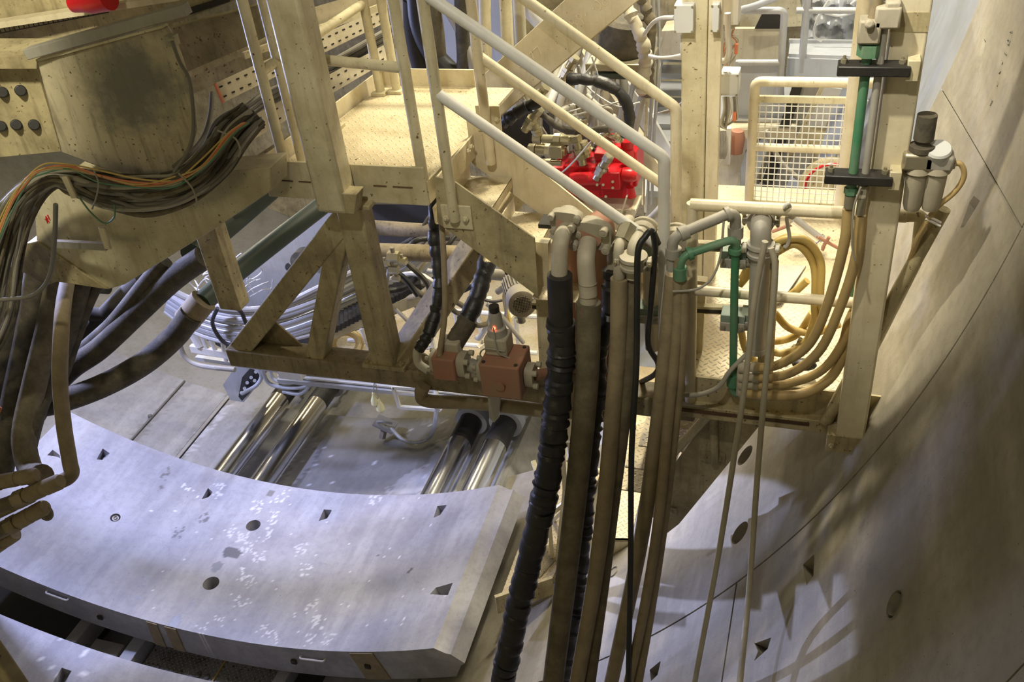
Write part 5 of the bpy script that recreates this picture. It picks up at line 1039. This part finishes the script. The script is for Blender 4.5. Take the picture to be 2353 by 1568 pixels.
for i, (a, b, wd, m_) in enumerate((((850, 578, 6.2), (1230, 590, 6.4), 40, 'beam_dark'), ((1010, 620, 6.6), (1240, 640, 6.6), 26, 'steel_grey'), ((860, 600, 6.6), (1000, 700, 6.6), 14, 'hosedark'), ((1150, 560, 6.5), (1200, 740, 6.5), 18, 'hosedark'), ((820, 520, 7.0), (1100, 540, 7.0), 34, 'beam_dark'))):
    hose('cross_tube', ('thick beige tube crossing behind the central column', 'grey tube crossing under the stairs', 'thin dark tube slanting behind the central column', 'thin dark tube beside the electric motor', 'beige tube in the dark under the landing')[i], [a, b], wd, m_, 'tube')
t = thing('valve_cluster', 'cluster of brass-coloured valves behind the central column', 'valves', P(905, 600, 6.1))
for q, s_ in (((905, 590), 1), ((905, 620), .8), ((925, 600), .7), ((885, 605), .6), ((910, 640), .6)): build('valve', MB().hexa(P(*q, 6.1) - V((.05 * s_, 0, 0)), P(*q, 6.1) + V((.05 * s_, 0, 0)), .05 * s_), M['fitting'], t); build('stem', MB().cyl(P(*q, 6.1), P(*q, 6.1) + V((0, 0, .09 * s_)), .02 * s_, 10), M['zinc'], t)
for i, L in enumerate(([(850, 560), (890, 610), (930, 640), (960, 680)], [(930, 600), (980, 650), (990, 700)], [(870, 650), (960, 630), (1040, 690)], [(1100, 650), (1060, 670), (1035, 672)], [(1180, 640), (1160, 680), (1170, 740)], [(1060, 560), (1080, 520), (1100, 500)])):
    solo('hose', MB().tube(spline([P(x, q, 6.3 + .1 * i) for x, q in L]), .024, 8), M[('black', 'hosedark', 'cable_white', 'black', 'yellow', 'black')[i]], ('black hose dipping from the valve cluster', 'dark hose right of the valve cluster', 'white cable crossing towards the taped hose', 'short black hose between the two taped hoses', 'yellow hose near the electric motor', 'short black hose under the stair stringer')[i], 'hose')
solo('shade_backdrop', poly([(840, 470), (1010, 470), (1010, 560), (840, 560)], 7.4, .2), M['dark'], 'added dark panel standing in for the shade under the landing', 'beam')  # dark panel added where there is only shade
solo('tray_shade', poly([(400, 745), (520, 805), (700, 805), (860, 745), (1010, 640), (1010, 560), (850, 620), (700, 690), (520, 715), (420, 690)], 7.6, .03), M['dark'], 'added dark sheet for the shade between the pale tray cables', 'tray')  # dark sheet added to give the cables their shadow gaps
build('rib_plate', poly([(1000, 640), (1060, 560), (1110, 540), (1100, 620), (1030, 690)], 5.6, .04), M['cream'], st)
# ================================================================== BACKGROUND: PUMP, STAIRS, BOXES, TANKS
# red pump
YP = 6.5
def rp(x, y, d=0): return P(x, y, YP + d)
t = thing('hydraulic_pump', 'bright red hydraulic pump block with hexagonal fittings behind the stair handrails', 'pump', rp(1360, 460))
build('base_block', poly([(1264, 392), (1300, 380), (1432, 388), (1450, 420), (1448, 458), (1268, 452)], YP, .3), M['red'], t, bevel=.01)
build('pump_body', poly([(1365, 345), (1440, 335), (1462, 350), (1464, 430), (1430, 440), (1368, 400)], YP + .1, .3), M['red'], t, bevel=.012)
build('cylinder', MB().lathe(rp(1312, 412, -.06), rp(1418, 408, -.06), [(0, .03), (0, .052), (.72, .052), (.73, .07), (1, .07)], 20), M['red'], t)
build('end_cap', MB().box(rp(1405, 410, -.08), (.15, .1, .14)), M['red'], t, bevel=.008)
build('cylinder', MB().lathe(rp(1443, 375, .05), rp(1441, 322, .05), [(0, .05), (.6, .05), (.65, .04), (.75, .05), (1, .05)], 18), M['red'], t)
build('cylinder', MB().lathe(rp(1430, 400, -.05), rp(1464, 404, -.05), [(0, .05), (.5, .06), (.8, .05), (1, .035)], 18), M['red'], t)
build('cylinder', MB().lathe(rp(1448, 430, -.05), rp(1450, 452, -.05), [(0, .03), (1, .04)], 14), M['red'], t)
build('flange', MB().box(rp(1285, 385, 0), (.09, .12, .05)), M['red'], t, bevel=.006); build('flange', MB().box(rp(1385, 352, 0), (.11, .12, .05)), M['red'], t, bevel=.006)
for q in ((1316, 428), (1372, 425), (1386, 425), (1408, 418), (1408, 432), (1392, 452), (1287, 450), (1388, 392)): build('screw', MB().tube([rp(*q, -.12), rp(*q, -.15)], .011, 8), M['zinc'], t)
t = thing('pump_stand', 'cream steel box carrying the red pump', 'stand', rp(1360, 520))
build('top', MB().box(rp(1360, 472, .08), (.74, .36, .03)), M['cream_clean'], t); build('panel', poly([(1262, 478), (1458, 484), (1455, 545), (1300, 540)], YP - .05, .03), M['cream'], t)
build('post', MB().bar(rp(1455, 480, -.06), rp(1450, 560, -.06), .03, .02, up=(0, 1, 0)), M['cream_clean'], t); build('strap', MB().bar(rp(1441, 450, -.12), rp(1426, 495, -.12), .012, .04, up=(0, 1, 0)), M['cream_clean'], t)
def hexline(lab, a, b, r, segs, mat='fitting', y=YP - .1):
    A, B = P(*a, y), P(*b, y); t = thing('hose_fitting', lab, 'fitting', A)
    for k, (s0, s1, kr, nn) in enumerate(segs): build('nut' if nn == 6 else 'sleeve', MB().tube([A.lerp(B, s0), A.lerp(B, s1)], r * kr, nn), M[mat], t)
    return t
S1 = ((0, .18, 1, 6), (.2, .45, .8, 12), (.46, .6, 1.1, 6), (.62, .8, 1.0, 6), (.8, 1, .7, 12))
fl = [((1215, 345), (1300, 348), .05, 'large fitting row pointing left above the red base'), ((1225, 318), (1330, 322), .04, 'slimmer fitting row above the large one'), ((1322, 310), (1340, 378), .045, 'upright fitting standing on the red base'), ((1340, 325), (1350, 360), .035, 'short upright fitting behind the tall one'), ((1172, 372), (1290, 375), .032, 'thin fitting row left of the red base'),
      ((1400, 358), (1370, 412), .045, 'slanting grey fitting in front of the red pump'), ((1322, 130), (1290, 185), .04, 'fitting below the diagonal beam'), ((1240, 250), (1205, 300), .045, 'fitting on the wrapped hose left of the pump'), ((1255, 200), (1230, 230), .04, 'small fitting under the diagonal beam'), ((1390, 300), (1370, 330), .035, 'fitting on top of the pump body'), ((1410, 310), (1430, 325), .03, 'small fitting beside the upright red cylinder'), ((1225, 275), (1240, 320), .04, 'second fitting left of the pump')]
for a, b, r_, l in fl: hexline(l, a, b, r_, S1, 'zinc' if 'grey' in l else 'fitting')
mb = MB().box(rp(1280, 345, -.12), (.1, .1, .1)); solo('fitting_block', mb, M['fitting'], 'square brass-coloured block between the large fittings', 'block', bevel=.006)
mb = MB().box(rp(1300, 318, -.08), (.1, .08, .06)); solo('fitting_block', mb, M['fitting'], 'smaller flat block behind the square brass-coloured one', 'block', bevel=.006)
hose('wrapped_hose', 'thick black taped hose arching over the red pump', [(1305, 182, 6.3), (1340, 182, 6.3), (1385, 190, 6.3), (1420, 210, 6.3), (1441, 240, 6.3), (1446, 280, 6.3), (1435, 310, 6.35)], 26, 'blackshiny', wrap=.14, seed=12)
hose('wrapped_hose', 'ribbed black hose running down left behind the handrails', [(1240, 232, 6.3), (1200, 252, 6.3), (1165, 275, 6.3), (1130, 300, 6.4)], 30, 'blackshiny', wrap=.2, seed=13)
hose('wrapped_hose', 'thin ribbed dark hose crossing above the fittings', [(1245, 262, 6.3), (1280, 290, 6.3), (1320, 302, 6.3), (1400, 296, 6.3)], 16, 'hosedark', wrap=.2, seed=14)
rb = random.Random(5)
names = ('pale', 'white', 'grey')
for k in range(16):
    x = 1200 + 15 * k; L = [(x, 470 - rb.uniform(0, 60), 7.2), (x + rb.uniform(10, 40), 360, 7.1), (x + rb.uniform(20, 70), 250, 7.2), (x + rb.uniform(40, 110), 120 + rb.uniform(-40, 40), 7.5)]
    if L[-1][0] < 1230 + 0: continue
    hose('pump_hose', None or 'pale hose rising in the row behind the red pump', L, rb.choice((9, 14, 18)), rb.choice(('cable_white', 'galv', 'cable_light', 'steel_grey')), group='pale hoses behind the pump')
for i, L in enumerate(([(1290, 270), (1340, 260), (1400, 240), (1440, 230)], [(1360, 130), (1375, 190), (1350, 240), (1300, 260)], [(1260, 420), (1310, 380), (1380, 300), (1400, 280)], [(1300, 470), (1265, 440)], [(1330, 150), (1350, 200), (1420, 245), (1470, 235)], [(1345, 90), (1370, 130), (1345, 170)])):
    if i != 3: hose('wire', ('thin wire across the pale hoses behind the pump', 'thin wire hanging from the diagonal beam', 'thin wire slanting over the red base', '', 'second thin wire looping right of the diagonal beam', 'short wire under the diagonal beam')[i], [(x, q, 6.35) for x, q in L], 4, 'cable_white', 'wire')
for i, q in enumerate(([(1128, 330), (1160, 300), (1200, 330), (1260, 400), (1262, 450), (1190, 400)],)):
    solo('shade_box', poly([(1130, 330), (1180, 260), (1260, 260), (1275, 420), (1250, 440)], 7.0, .2), M['dark'], 'dark slab standing in for shade left of the red pump', 'box')  # shade drawn as a dark slab
# cream gussets behind the handrails
solo('rear_brace', MB().bar(P(1330, 120, 7.6), P(1560, 460, 7.3), .1, .12, up=(0, 1, 0)), M['cream_clean'], 'cream brace slanting down to the right behind the handrails', 'brace')
solo('rear_brace', poly([(1380, 160), (1400, 130), (1500, 270), (1585, 420), (1585, 460), (1500, 330)], 7.9, .05), M['white'], 'whitish slanting plate in front of the grey background stair', 'plate')
# background stair
t = thing('rear_staircase', 'grey steel stair with chequered treads in the bright background', 'staircase', P(1535, 440, 8.0))
n_ = 9
for i in range(n_):
    y0_ = 7.6 + .27 * i; px0 = 1484 + 4.5 * i; q0 = P(px0, 440 - 38.5 * i, y0_); q1 = P(1592, 440 - 38.5 * i, y0_)
    build('tread', MB().box(((q0.x + q1.x) / 2, y0_ + .11, q0.z), (q1.x - q0.x, .24, .03)), M['galv'], t); build('tread_nose', MB().box(((q0.x + q1.x) / 2, y0_ - .01, q0.z - .015), (q1.x - q0.x, .012, .06)), M['bluegrey'], t)
build('stringer', MB().bar(P(1482, 470, 7.5), P(1524, 95, 9.9), .02, .2), M['white'], t)
rb = random.Random(8)
# junction boxes and their cables
def jbox(lab, x0, y0, x1, y1, y, mat='plastic', lid=True):
    a, b = P(x0, y0, y), P(x1, y1, y); c = (a + b) / 2; t = thing('junction_box', lab, 'junction box', c); w_, h_ = abs(b.x - a.x), abs(a.z - b.z)
    build('case', MB().box(c + V((0, .06, 0)), (w_, .12, h_)), M[mat], t, bevel=.006)
    if lid:
        build('lid', MB().box(c + V((0, -.005, 0)), (w_ * .97, .015, h_ * .97)), M[mat], t, bevel=.004)
        for i in (-1, 1):
            for j in (-1, 1): build('lid_screw', MB().tube([c + V((i * w_ * .43, -.012, j * h_ * .43)), c + V((i * w_ * .43, -.016, j * h_ * .43))], .007, 8), M['zinc'], t)
    return t, c
jbox('light grey junction box hanging left of the broad cream column', 1549, 10, 1594, 76, 5.5)
jbox('junction box with an orange rear edge on the right face of the broad column', 1636, 8, 1652, 74, 5.5)
jbox('upper white socket box right of the broad column', 1657, -6, 1697, 58, 5.9, 'white', False)
jbox('lower grey socket box right of the broad column', 1656, 168, 1696, 220, 5.9)
solo('orange_backing', poly([(1636, 3), (1655, 3), (1655, 80), (1636, 80)], 5.62, .02), M['orange'], 'orange backing plate behind the box on the broad column', 'plate')
hose('conduit', 'white conduit leaving the light grey junction box to the left', [(1549, 40, 5.55), (1520, 42, 5.6), (1498, 55, 5.8), (1480, 80, 6.1)], 10, 'cable_white', 'conduit')
hose('conduit', 'grey conduit curving down from the upper white socket box', [(1672, 30, 5.8), (1673, 80, 5.8), (1676, 115, 5.8), (1668, 138, 5.8), (1650, 140, 5.8)], 14, 'cable_white', 'conduit')
hose('conduit', 'white cable curving left behind the column to the wrapped hose', [(1600, 115, 6.2), (1560, 128, 6.3), (1520, 133, 6.4), (1492, 128, 6.5)], 8, 'cable_white', 'conduit')
for k in range(9):
    x = 1566 + 3.2 * k; L = [(x, 80, 5.55), (x + rb.uniform(-4, 6), 120, 5.55), (1576 + 2.2 * k, 160, 5.6), (1583 + rb.uniform(-3, 3), 210, 5.65), (1578 - 3 * k, 245, 5.8), (1560 - 6 * k, 260, 6.2)]
    hose('box_cable', 'thin pale cable dropping from the light grey junction box', L, 3.4, rb.choice(('cable_white', 'cable_light', 'cable_white')), 'cable', group='cables below the left junction box')
for k in range(10):
    x = 1662 + 3.3 * k; d = rb.uniform(0, 12); L = [(x, 222, 5.88), (x + 2, 250, 5.86), (x - 2 + rb.uniform(-4, 4), 272 + d, 5.86), (1668 - k, 284 + d, 5.88), (1652 - k, 276 + d * .5, 5.9), (1652, 250, 5.95)]
    hose('box_cable', 'grey cable looping below the lower socket box', L, 5.5, rb.choice(('cable_light', 'cable', 'cable_white')), 'cable', group='cables below the lower socket box')
for k in range(12):
    L = [(1665 + rb.uniform(0, 35), 62 + rb.uniform(0, 20), 5.9), (1670 + rb.uniform(-5, 30), 95, 5.9), (1662 + rb.uniform(0, 30), 120, 5.92), (1660 + rb.uniform(0, 20), 150, 5.95)]
    hose('box_cable', 'thin wire tangled between the two socket boxes', L, 2.8, rb.choice(('cable_white', 'cable_light', 'green', 'orange')), 'cable', group='wires between the socket boxes')
solo('orange_marker', MB().box(P(1692, 112, 5.85), (.02, .03, .06)), M['orangep'], 'small orange marker above the lower socket box', 'marker'); solo('orange_marker', MB().box(P(1688, 267, 5.85), (.02, .03, .06)), M['orangep'], 'small orange marker beside the looping grey cables', 'marker')
# platforms at the right rear
t = thing('rear_platform', 'bluish grey platform box with a tube railing behind the broad column', 'platform', P(1740, 290, 8.0))
YR = 8.0
build('panel', poly([(1688, 66), (1800, 66), (1800, 140), (1690, 140)], YR + .5, .05), M['cream_clean'], t)
build('panel', poly([(1690, 142), (1800, 142), (1802, 270), (1688, 270)], YR + .1, .05), M['bluegrey'], t)
build('floor_edge', MB().bar(P(1650, 292, YR), P(1830, 292, YR), .3, .08), M['cream_clean'], t); build('floor_plate', MB().box((P(1740, 275, YR).x, YR + .4, P(1740, 278, YR).z), (.75, .8, .02)), M['galv'], t)
build('railing', MB().tube(arcfillet([P(1696, 24, YR), P(1803, 24, YR), P(1790, 220, YR)], .05), .03, 12), M['galv'], t); build('railing', MB().tube([P(1696, 144, YR), P(1794, 144, YR)], .028, 12), M['galv'], t)
build('back_plate', poly([(1700, -40), (1830, -40), (1850, 60), (1700, 66)], YR + 1.2, .05), M['cream'], t)
t = thing('upper_rear_platform', 'grey-blue upper platform edge with railing posts near the right rear', 'platform', P(1900, 150, 8.4)); YQ = 8.4
build('floor_plate', MB().prism([P(1812, 124, YQ), P(1985, 130, YQ), P(1985, 100, YQ + .6), P(1815, 100, YQ + .6)], (0, 0, -.03)), M['bluegrey'], t)
build('edge', MB().bar(P(1808, 152, YQ), P(1990, 158, YQ), .05, .16), M['bluegrey'], t); build('lower_edge', MB().bar(P(1810, 172, YQ + .05), P(1990, 178, YQ + .05), .05, .06), M['cream_clean'], t)
build('post', MB().tube([P(1856, -10, YQ), P(1841, 165, YQ)], .032, 12), M['galv'], t); build('rail', MB().tube([P(1830, 24, YQ), P(1985, 24, YQ)], .028, 12), M['galv'], t); build('back_edge', MB().bar(P(1812, 102, YQ + .62), P(1990, 106, YQ + .62), .04, .1), M['galv'], t)
t = thing('sheeted_tank', 'large tank draped with grey dusty sheeting behind the upper platform', 'tank', P(1930, 80, 9.6))
mb = MB(); g0, g1 = P(1850, -40, 9.6), P(2000, 110, 9.6); pts = []; nx_, nz_ = 30, 16
for i in range(nx_ + 1):
    for j in range(nz_ + 1):
        x = g0.x + (g1.x - g0.x) * i / nx_; z = g1.z + (g0.z - g1.z) * j / nz_; pts.append(V((x, 9.6 + .06 * math.sin(i * 1.1 + j * .5) + .05 * math.sin(j * 1.3) - .3 * math.sin(math.pi * i / nx_), z)))
mb.add(pts, [(i * (nz_ + 1) + j, (i + 1) * (nz_ + 1) + j, (i + 1) * (nz_ + 1) + j + 1, i * (nz_ + 1) + j + 1) for i in range(nx_) for j in range(nz_)])
o = build('sheet', mb, M['galv'], t); sm = o.modifiers.new('thickness', 'SOLIDIFY'); sm.thickness = .03
build('core', MB().tube([V((g0.x, 9.95, g0.z)), V((g1.x, 9.95, g0.z))], .1, 10), M['steel_grey'], t)
for i, L in enumerate(([(1905, 0), (1880, 40), (1870, 80), (1888, 95)], [(1895, 30), (1930, 36), (1965, 28)], [(1955, 10), (1975, -5)])): hose('cable', ('grey cable hanging before the sheeted tank', 'white cable along the rail before the sheeted tank', 'short white cable before the sheeted tank')[i], [(x, q, 8.8) for x, q in L], 6, 'cable_white', 'cable')
# things behind the mesh gate
t = thing('conveyor_frame', 'slanting grey conveyor with perforated side plates behind the mesh gate', 'conveyor', P(1840, 380, 8.0))
build('belt_side', poly([(1740, 480), (1790, 470), (1900, 200), (1840, 195)], 8.0, .05), M['steel_grey'], t); build('belt_side', poly([(1800, 380), (1870, 390), (1930, 195), (1890, 190)], 7.8, .04), M['cream'], t)
build('perforated_plate', poly([(1855, 290), (1895, 295), (1935, 205), (1895, 200)], 7.75, .02), M['galv'], t); build('perforated_plate', poly([(1800, 400), (1845, 408), (1870, 350), (1830, 345)], 7.75, .02), M['galv'], t)
build('dark_gap', poly([(1820, 200), (1845, 195), (1765, 470), (1735, 470)], 7.9, .03), M['dark'], t); build('bright_strip', poly([(1905, 420), (1925, 425), (1990, 200), (1960, 196)], 7.7, .03), M['galv'], t)
mb = MB().lathe(P(1905, 430, 7.35), P(1910, 426, 7.6), [(0, .2), (.1, .24), (.12, .24), (1, .24)], 28); solo('white_drum', mb, M['cream_dirty'], 'round cream drum with a red ring behind the mesh gate', 'drum')
solo('drum_ring', MB().tube([P(1912, 432, 7.3) + V((.21 * math.cos(a_), 0, .21 * math.sin(a_))) for a_ in [k_ * math.pi / 14 for k_ in range(29)]], .012, 8), M['red'], 'red ring on the cream drum behind the mesh gate', 'ring')
for i, L in enumerate(([(1760, 300), (1800, 380), (1880, 440)], [(1745, 410), (1810, 450), (1880, 470)], [(1990, 230), (1960, 330), (1910, 400)], [(1775, 330), (1740, 420)])): hose('hose', ('grey hose behind the left half of the mesh gate', 'low grey hose behind the mesh gate', 'grey hose behind the green pipe', 'short hose at the lower left of the mesh gate')[i], [(x, q, 7.5) for x, q in L], 12, ('steel_grey', 'black', 'galv', 'cable')[i])
mb = MB(); mb.prism([P(1600, 470, 8.5), P(1700, 300, 8.5), P(1725, 305, 8.5), P(1690, 430, 8.5), P(1700, 470, 8.5)], (0, .04, 0)); solo('chute_plate', mb, M['cream_clean'], 'cream chute plate between the broad column and the mesh gate', 'plate')
mb = MB().lathe(P(1695, 300, 7.6), P(1690, 350, 7.6), [(0, .05), (.3, .07), (1, .06)], 16); solo('red_motor', mb, M['redbrown'], 'small red motor between the broad column and the mesh gate', 'motor')
mb = MB().box(P(1672, 335, 7.4), (.05, .05, .32)); solo('lamp_fixture', mb, M['white'], 'white narrow fixture next to the small red motor', 'fixture')
for k in range(6): hose('box_cable', 'grey cable hanging beside the white narrow fixture', [(1652 + 3 * k, 300, 7.3), (1650 + 4 * k, 345, 7.3), (1655 + 2 * k, 365, 7.3)], 3.5, 'cable_light', 'cable', group='cables beside the white fixture')
# top middle: hoses behind the landing, dusty motor, upper cream posts
solo('rear_wall_panel', poly([(880, -60), (1180, -60), (1180, 260), (940, 200)], 9.2, .1), M['shieldblue'], 'grey-blue panel at the back behind the landing', 'panel')
solo('rear_upright', poly([(905, -60), (960, -60), (960, 185), (910, 180)], 7.6, .1), M['cream'], 'tan upright behind the landing posts', 'upright')
for i, (L, wd, m_) in enumerate((([(955, -20), (965, 60), (1000, 130), (1060, 185), (1100, 200)], 50, 'black'), ([(985, -20), (1000, 60), (1010, 160), (1020, 230)], 40, 'olive'), ([(1060, -20), (1062, 60), (1065, 150), (1050, 210)], 34, 'hosedark'), ([(945, 0), (950, 90), (975, 190)], 40, 'dark'), ([(1020, 10), (1050, 60), (1075, 120), (1090, 170)], 22, 'steel_grey'))):
    hose('hose', ('thick black hose curving behind the landing', 'olive hose hanging behind the landing', 'dark hose just left of the stair head post', 'dark hose in front of the tan panel', 'grey hose crossing behind the stair head')[i], [(x, q, 7.2) for x, q in L], wd, m_)
mb = MB()
for x0, x1, yq in ((1160, 1172, 7.0), (1190, 1205, 7.6), (1112, 1118, 6.9)): solo('rear_post', MB().tube([P(x0, -30, yq), P(x1, 230, yq)], .05, 12), M['cream'], {1160: 'cream post behind the stair head, middle one', 1190: 'cream post furthest right behind the stair head', 1112: 'cream post next to the stair head'}[x0], 'post')
solo('rear_tubes', MB().tube([P(1205, 10, 7.9), P(1250, 60, 7.9)], .07, 12), M['white'], 'white slanting tube above the upper handrail', 'tube')
t = thing('dusty_gearmotor', 'dust-covered motor with clamps right of the diagonal beam', 'motor', P(1435, 110, 7.0))
build('housing', MB().lathe(P(1440, 40, 7.2), P(1430, 125, 7.2), [(0, .15), (.1, .19), (.8, .2), (1, .17)], 20), M['hosedark'], t)
build('flange', MB().box(P(1430, 135, 7.15), (.5, .4, .06)), M['zinc'], t, bevel=.01); build('lower_flange', MB().box(P(1435, 160, 7.15), (.4, .3, .05)), M['greendark'], t, bevel=.01)
for x in (1395, 1410, 1470): build('leg', MB().tube([P(x, 150, 7.1), P(x, 205, 7.1)], .018, 8), M['zinc'], t)
hose('wrapped_hose', 'dusty taped hose curling right of the gearmotor', [(1440, 15, 6.9), (1462, 60, 6.85), (1480, 110, 6.85), (1482, 160, 6.9), (1475, 215, 6.9)], 30, 'pipe_dust', wrap=.25, seed=31)
hose('wrapped_hose', 'second dusty taped hose behind the first near the gearmotor', [(1470, -10, 7.2), (1495, 50, 7.2), (1492, 130, 7.2), (1488, 220, 7.2)], 26, 'olive', wrap=.25, seed=32)
for i, x in enumerate((1492, 1502, 1512)): hose('rear_pipe', ('left', 'middle', 'right')[i] + ' of three upright pale pipes beside the rear stair', [(x, -20, 7.4), (x - 2 + 2 * i, 120, 7.4), (x - 10, 330, 7.4), (x - 14, 470, 7.4)], 8, 'galv' if i else 'cream_clean', 'pipe')
solo('rear_hopper', poly([(1508, 135), (1520, 72), (1600, 66), (1600, 140)], 8.9, .3), M['cream_clean'], 'cream hopper above the rear stair', 'hopper')
solo('rear_girder', MB().bar(P(1380, -5, 9.5), P(1800, -5, 9.5), .3, .5), M['cream_dirty'], 'beige girder across the top behind everything', 'girder')
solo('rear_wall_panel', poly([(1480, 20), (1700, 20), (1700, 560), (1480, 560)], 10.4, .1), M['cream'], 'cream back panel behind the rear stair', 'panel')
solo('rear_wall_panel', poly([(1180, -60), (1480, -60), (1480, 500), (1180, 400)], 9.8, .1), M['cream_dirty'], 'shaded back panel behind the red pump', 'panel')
hose('hose', 'grey hose sweeping right to the stair foot below the red pump', [(1455, 522, 6.2), (1490, 505, 6.2), (1520, 475, 6.2), (1545, 440, 6.3)], 16, 'steel_grey')
t = thing('lamp_tube', 'glowing tube lamp seen through the pipe rack above the walkway', 'lamp', P(1650, 588, 6.2))
m_, tt, b_ = nt('tube_lamp'); b_.inputs['Emission Color'].default_value = (1, .95, .85, 1); b_.inputs['Emission Strength'].default_value = 6
build('tube', MB().tube([P(1637, 588, 6.2), P(1668, 588, 6.2)], .018, 10), m_, t); build('housing', MB().box(P(1652, 584, 6.25), (.16, .05, .05)), M['white'], t)

build('dark_panel', poly([(1734, 66), (1752, 30), (1798, 30), (1797, 66)], YR + .45, .03), M['dark'], bpy.data.objects['rear_platform'])  # dark polygon just in front of the upper panel
hose('duct', 'grey-blue flexible duct crossing above the rear platform railing', [(1705, 22, 7.9), (1740, 12, 7.9), (1790, -8, 7.9)], 16, 'bluegrey', 'duct')
def wmark(pts): return MB().tube([PW(x, y, 6.997) for x, y in pts], .0032, 6)
t = thing('handwritten_marks', 'faint handwritten column of characters starting 1 0 1 on the upper right wall', 'writing', PW(2311, 122, 6.99))
for pts in ([(2321, 74), (2326, 72), (2325, 77)], [(2318, 90), (2321, 95), (2319, 102), (2315, 100), (2315, 94), (2318, 90)], [(2308, 120), (2312, 124), (2313, 126)], [(2302, 139), (2304, 144), (2302, 148)], [(2297, 160), (2299, 165), (2296, 169)], [(2291, 187), (2292, 193), (2291, 198)], [(2277, 226), (2280, 232), (2275, 243)]):
    build('character', wmark(pts), M['cable'], t)

# crowded small lines under the landing and more fittings around the pump
rb = random.Random(44)
for k in range(26):
    x, y_ = rb.uniform(840, 1200), rb.uniform(560, 740); yd = rb.uniform(6.2, 7.2); dx, dy = rb.choice(((80, -40), (60, 60), (100, 5), (-20, 90), (70, -70)))
    L = [(x, y_, yd), (x + dx * .5 + rb.uniform(-14, 14), y_ + dy * .5 + rb.uniform(-14, 14), yd), (x + dx, y_ + dy, yd + .1), (x + dx * 1.4, y_ + dy * 1.2 + rb.uniform(-20, 20), yd + .2)]
    hose('hydraulic_line', 'thin hydraulic line in the tangle under the landing and stairs', L, rb.uniform(6, 16), rb.choice(('hosedark', 'black', 'steel_grey', 'cream_dirty', 'cable_white', 'olive')), 'hydraulic line', group='hydraulic lines under the landing')
for k in range(14):
    x, y_ = rb.uniform(1190, 1400), rb.uniform(230, 360); a_ = rb.uniform(-.5, 2.4); L_ = rb.uniform(24, 44)
    t = hexline('hex fitting in the crowd of fittings above the red pump', (x, y_), (x + L_ * math.cos(a_), y_ + L_ * math.sin(a_)), rb.uniform(.022, .04), S1, rb.choice(('fitting', 'zinc', 'zinc')), YP + rb.uniform(.0, .35)); t['group'] = 'hex fittings above the red pump'
for k in range(12):
    x = rb.uniform(1200, 1420); y_ = rb.uniform(200, 300); L = [(x, y_, 6.7), (x + rb.uniform(-30, 50), y_ + rb.uniform(10, 50), 6.6), (x + rb.uniform(-20, 70), y_ + rb.uniform(40, 110), 6.7), (x + rb.uniform(0, 60), y_ + rb.uniform(90, 140), 6.8)]
    hose('pump_hose', 'pale hose rising in the row behind the red pump', L, rb.choice((8, 11, 15)), rb.choice(('steel_grey', 'hosedark', 'cable_light')), group='pale hoses behind the pump')
t = thing('cable_clip_rail', 'slotted cream rail with bolts seen under the stair between the taped hoses', 'rail', P(1170, 790, 6.9))
build('rail', MB().bar(P(1100, 800, 6.9), P(1215, 690, 7.4), .05, .03), M['cream_clean'], t)
for k in range(6):
    p = P(1100, 800, 6.9).lerp(P(1215, 690, 7.4), (k + .5) / 6); build('bolt', nutbolt(MB(), p + V((0, 0, .015)), (0, 0, 1), .02, .02), M['zinc'], t)
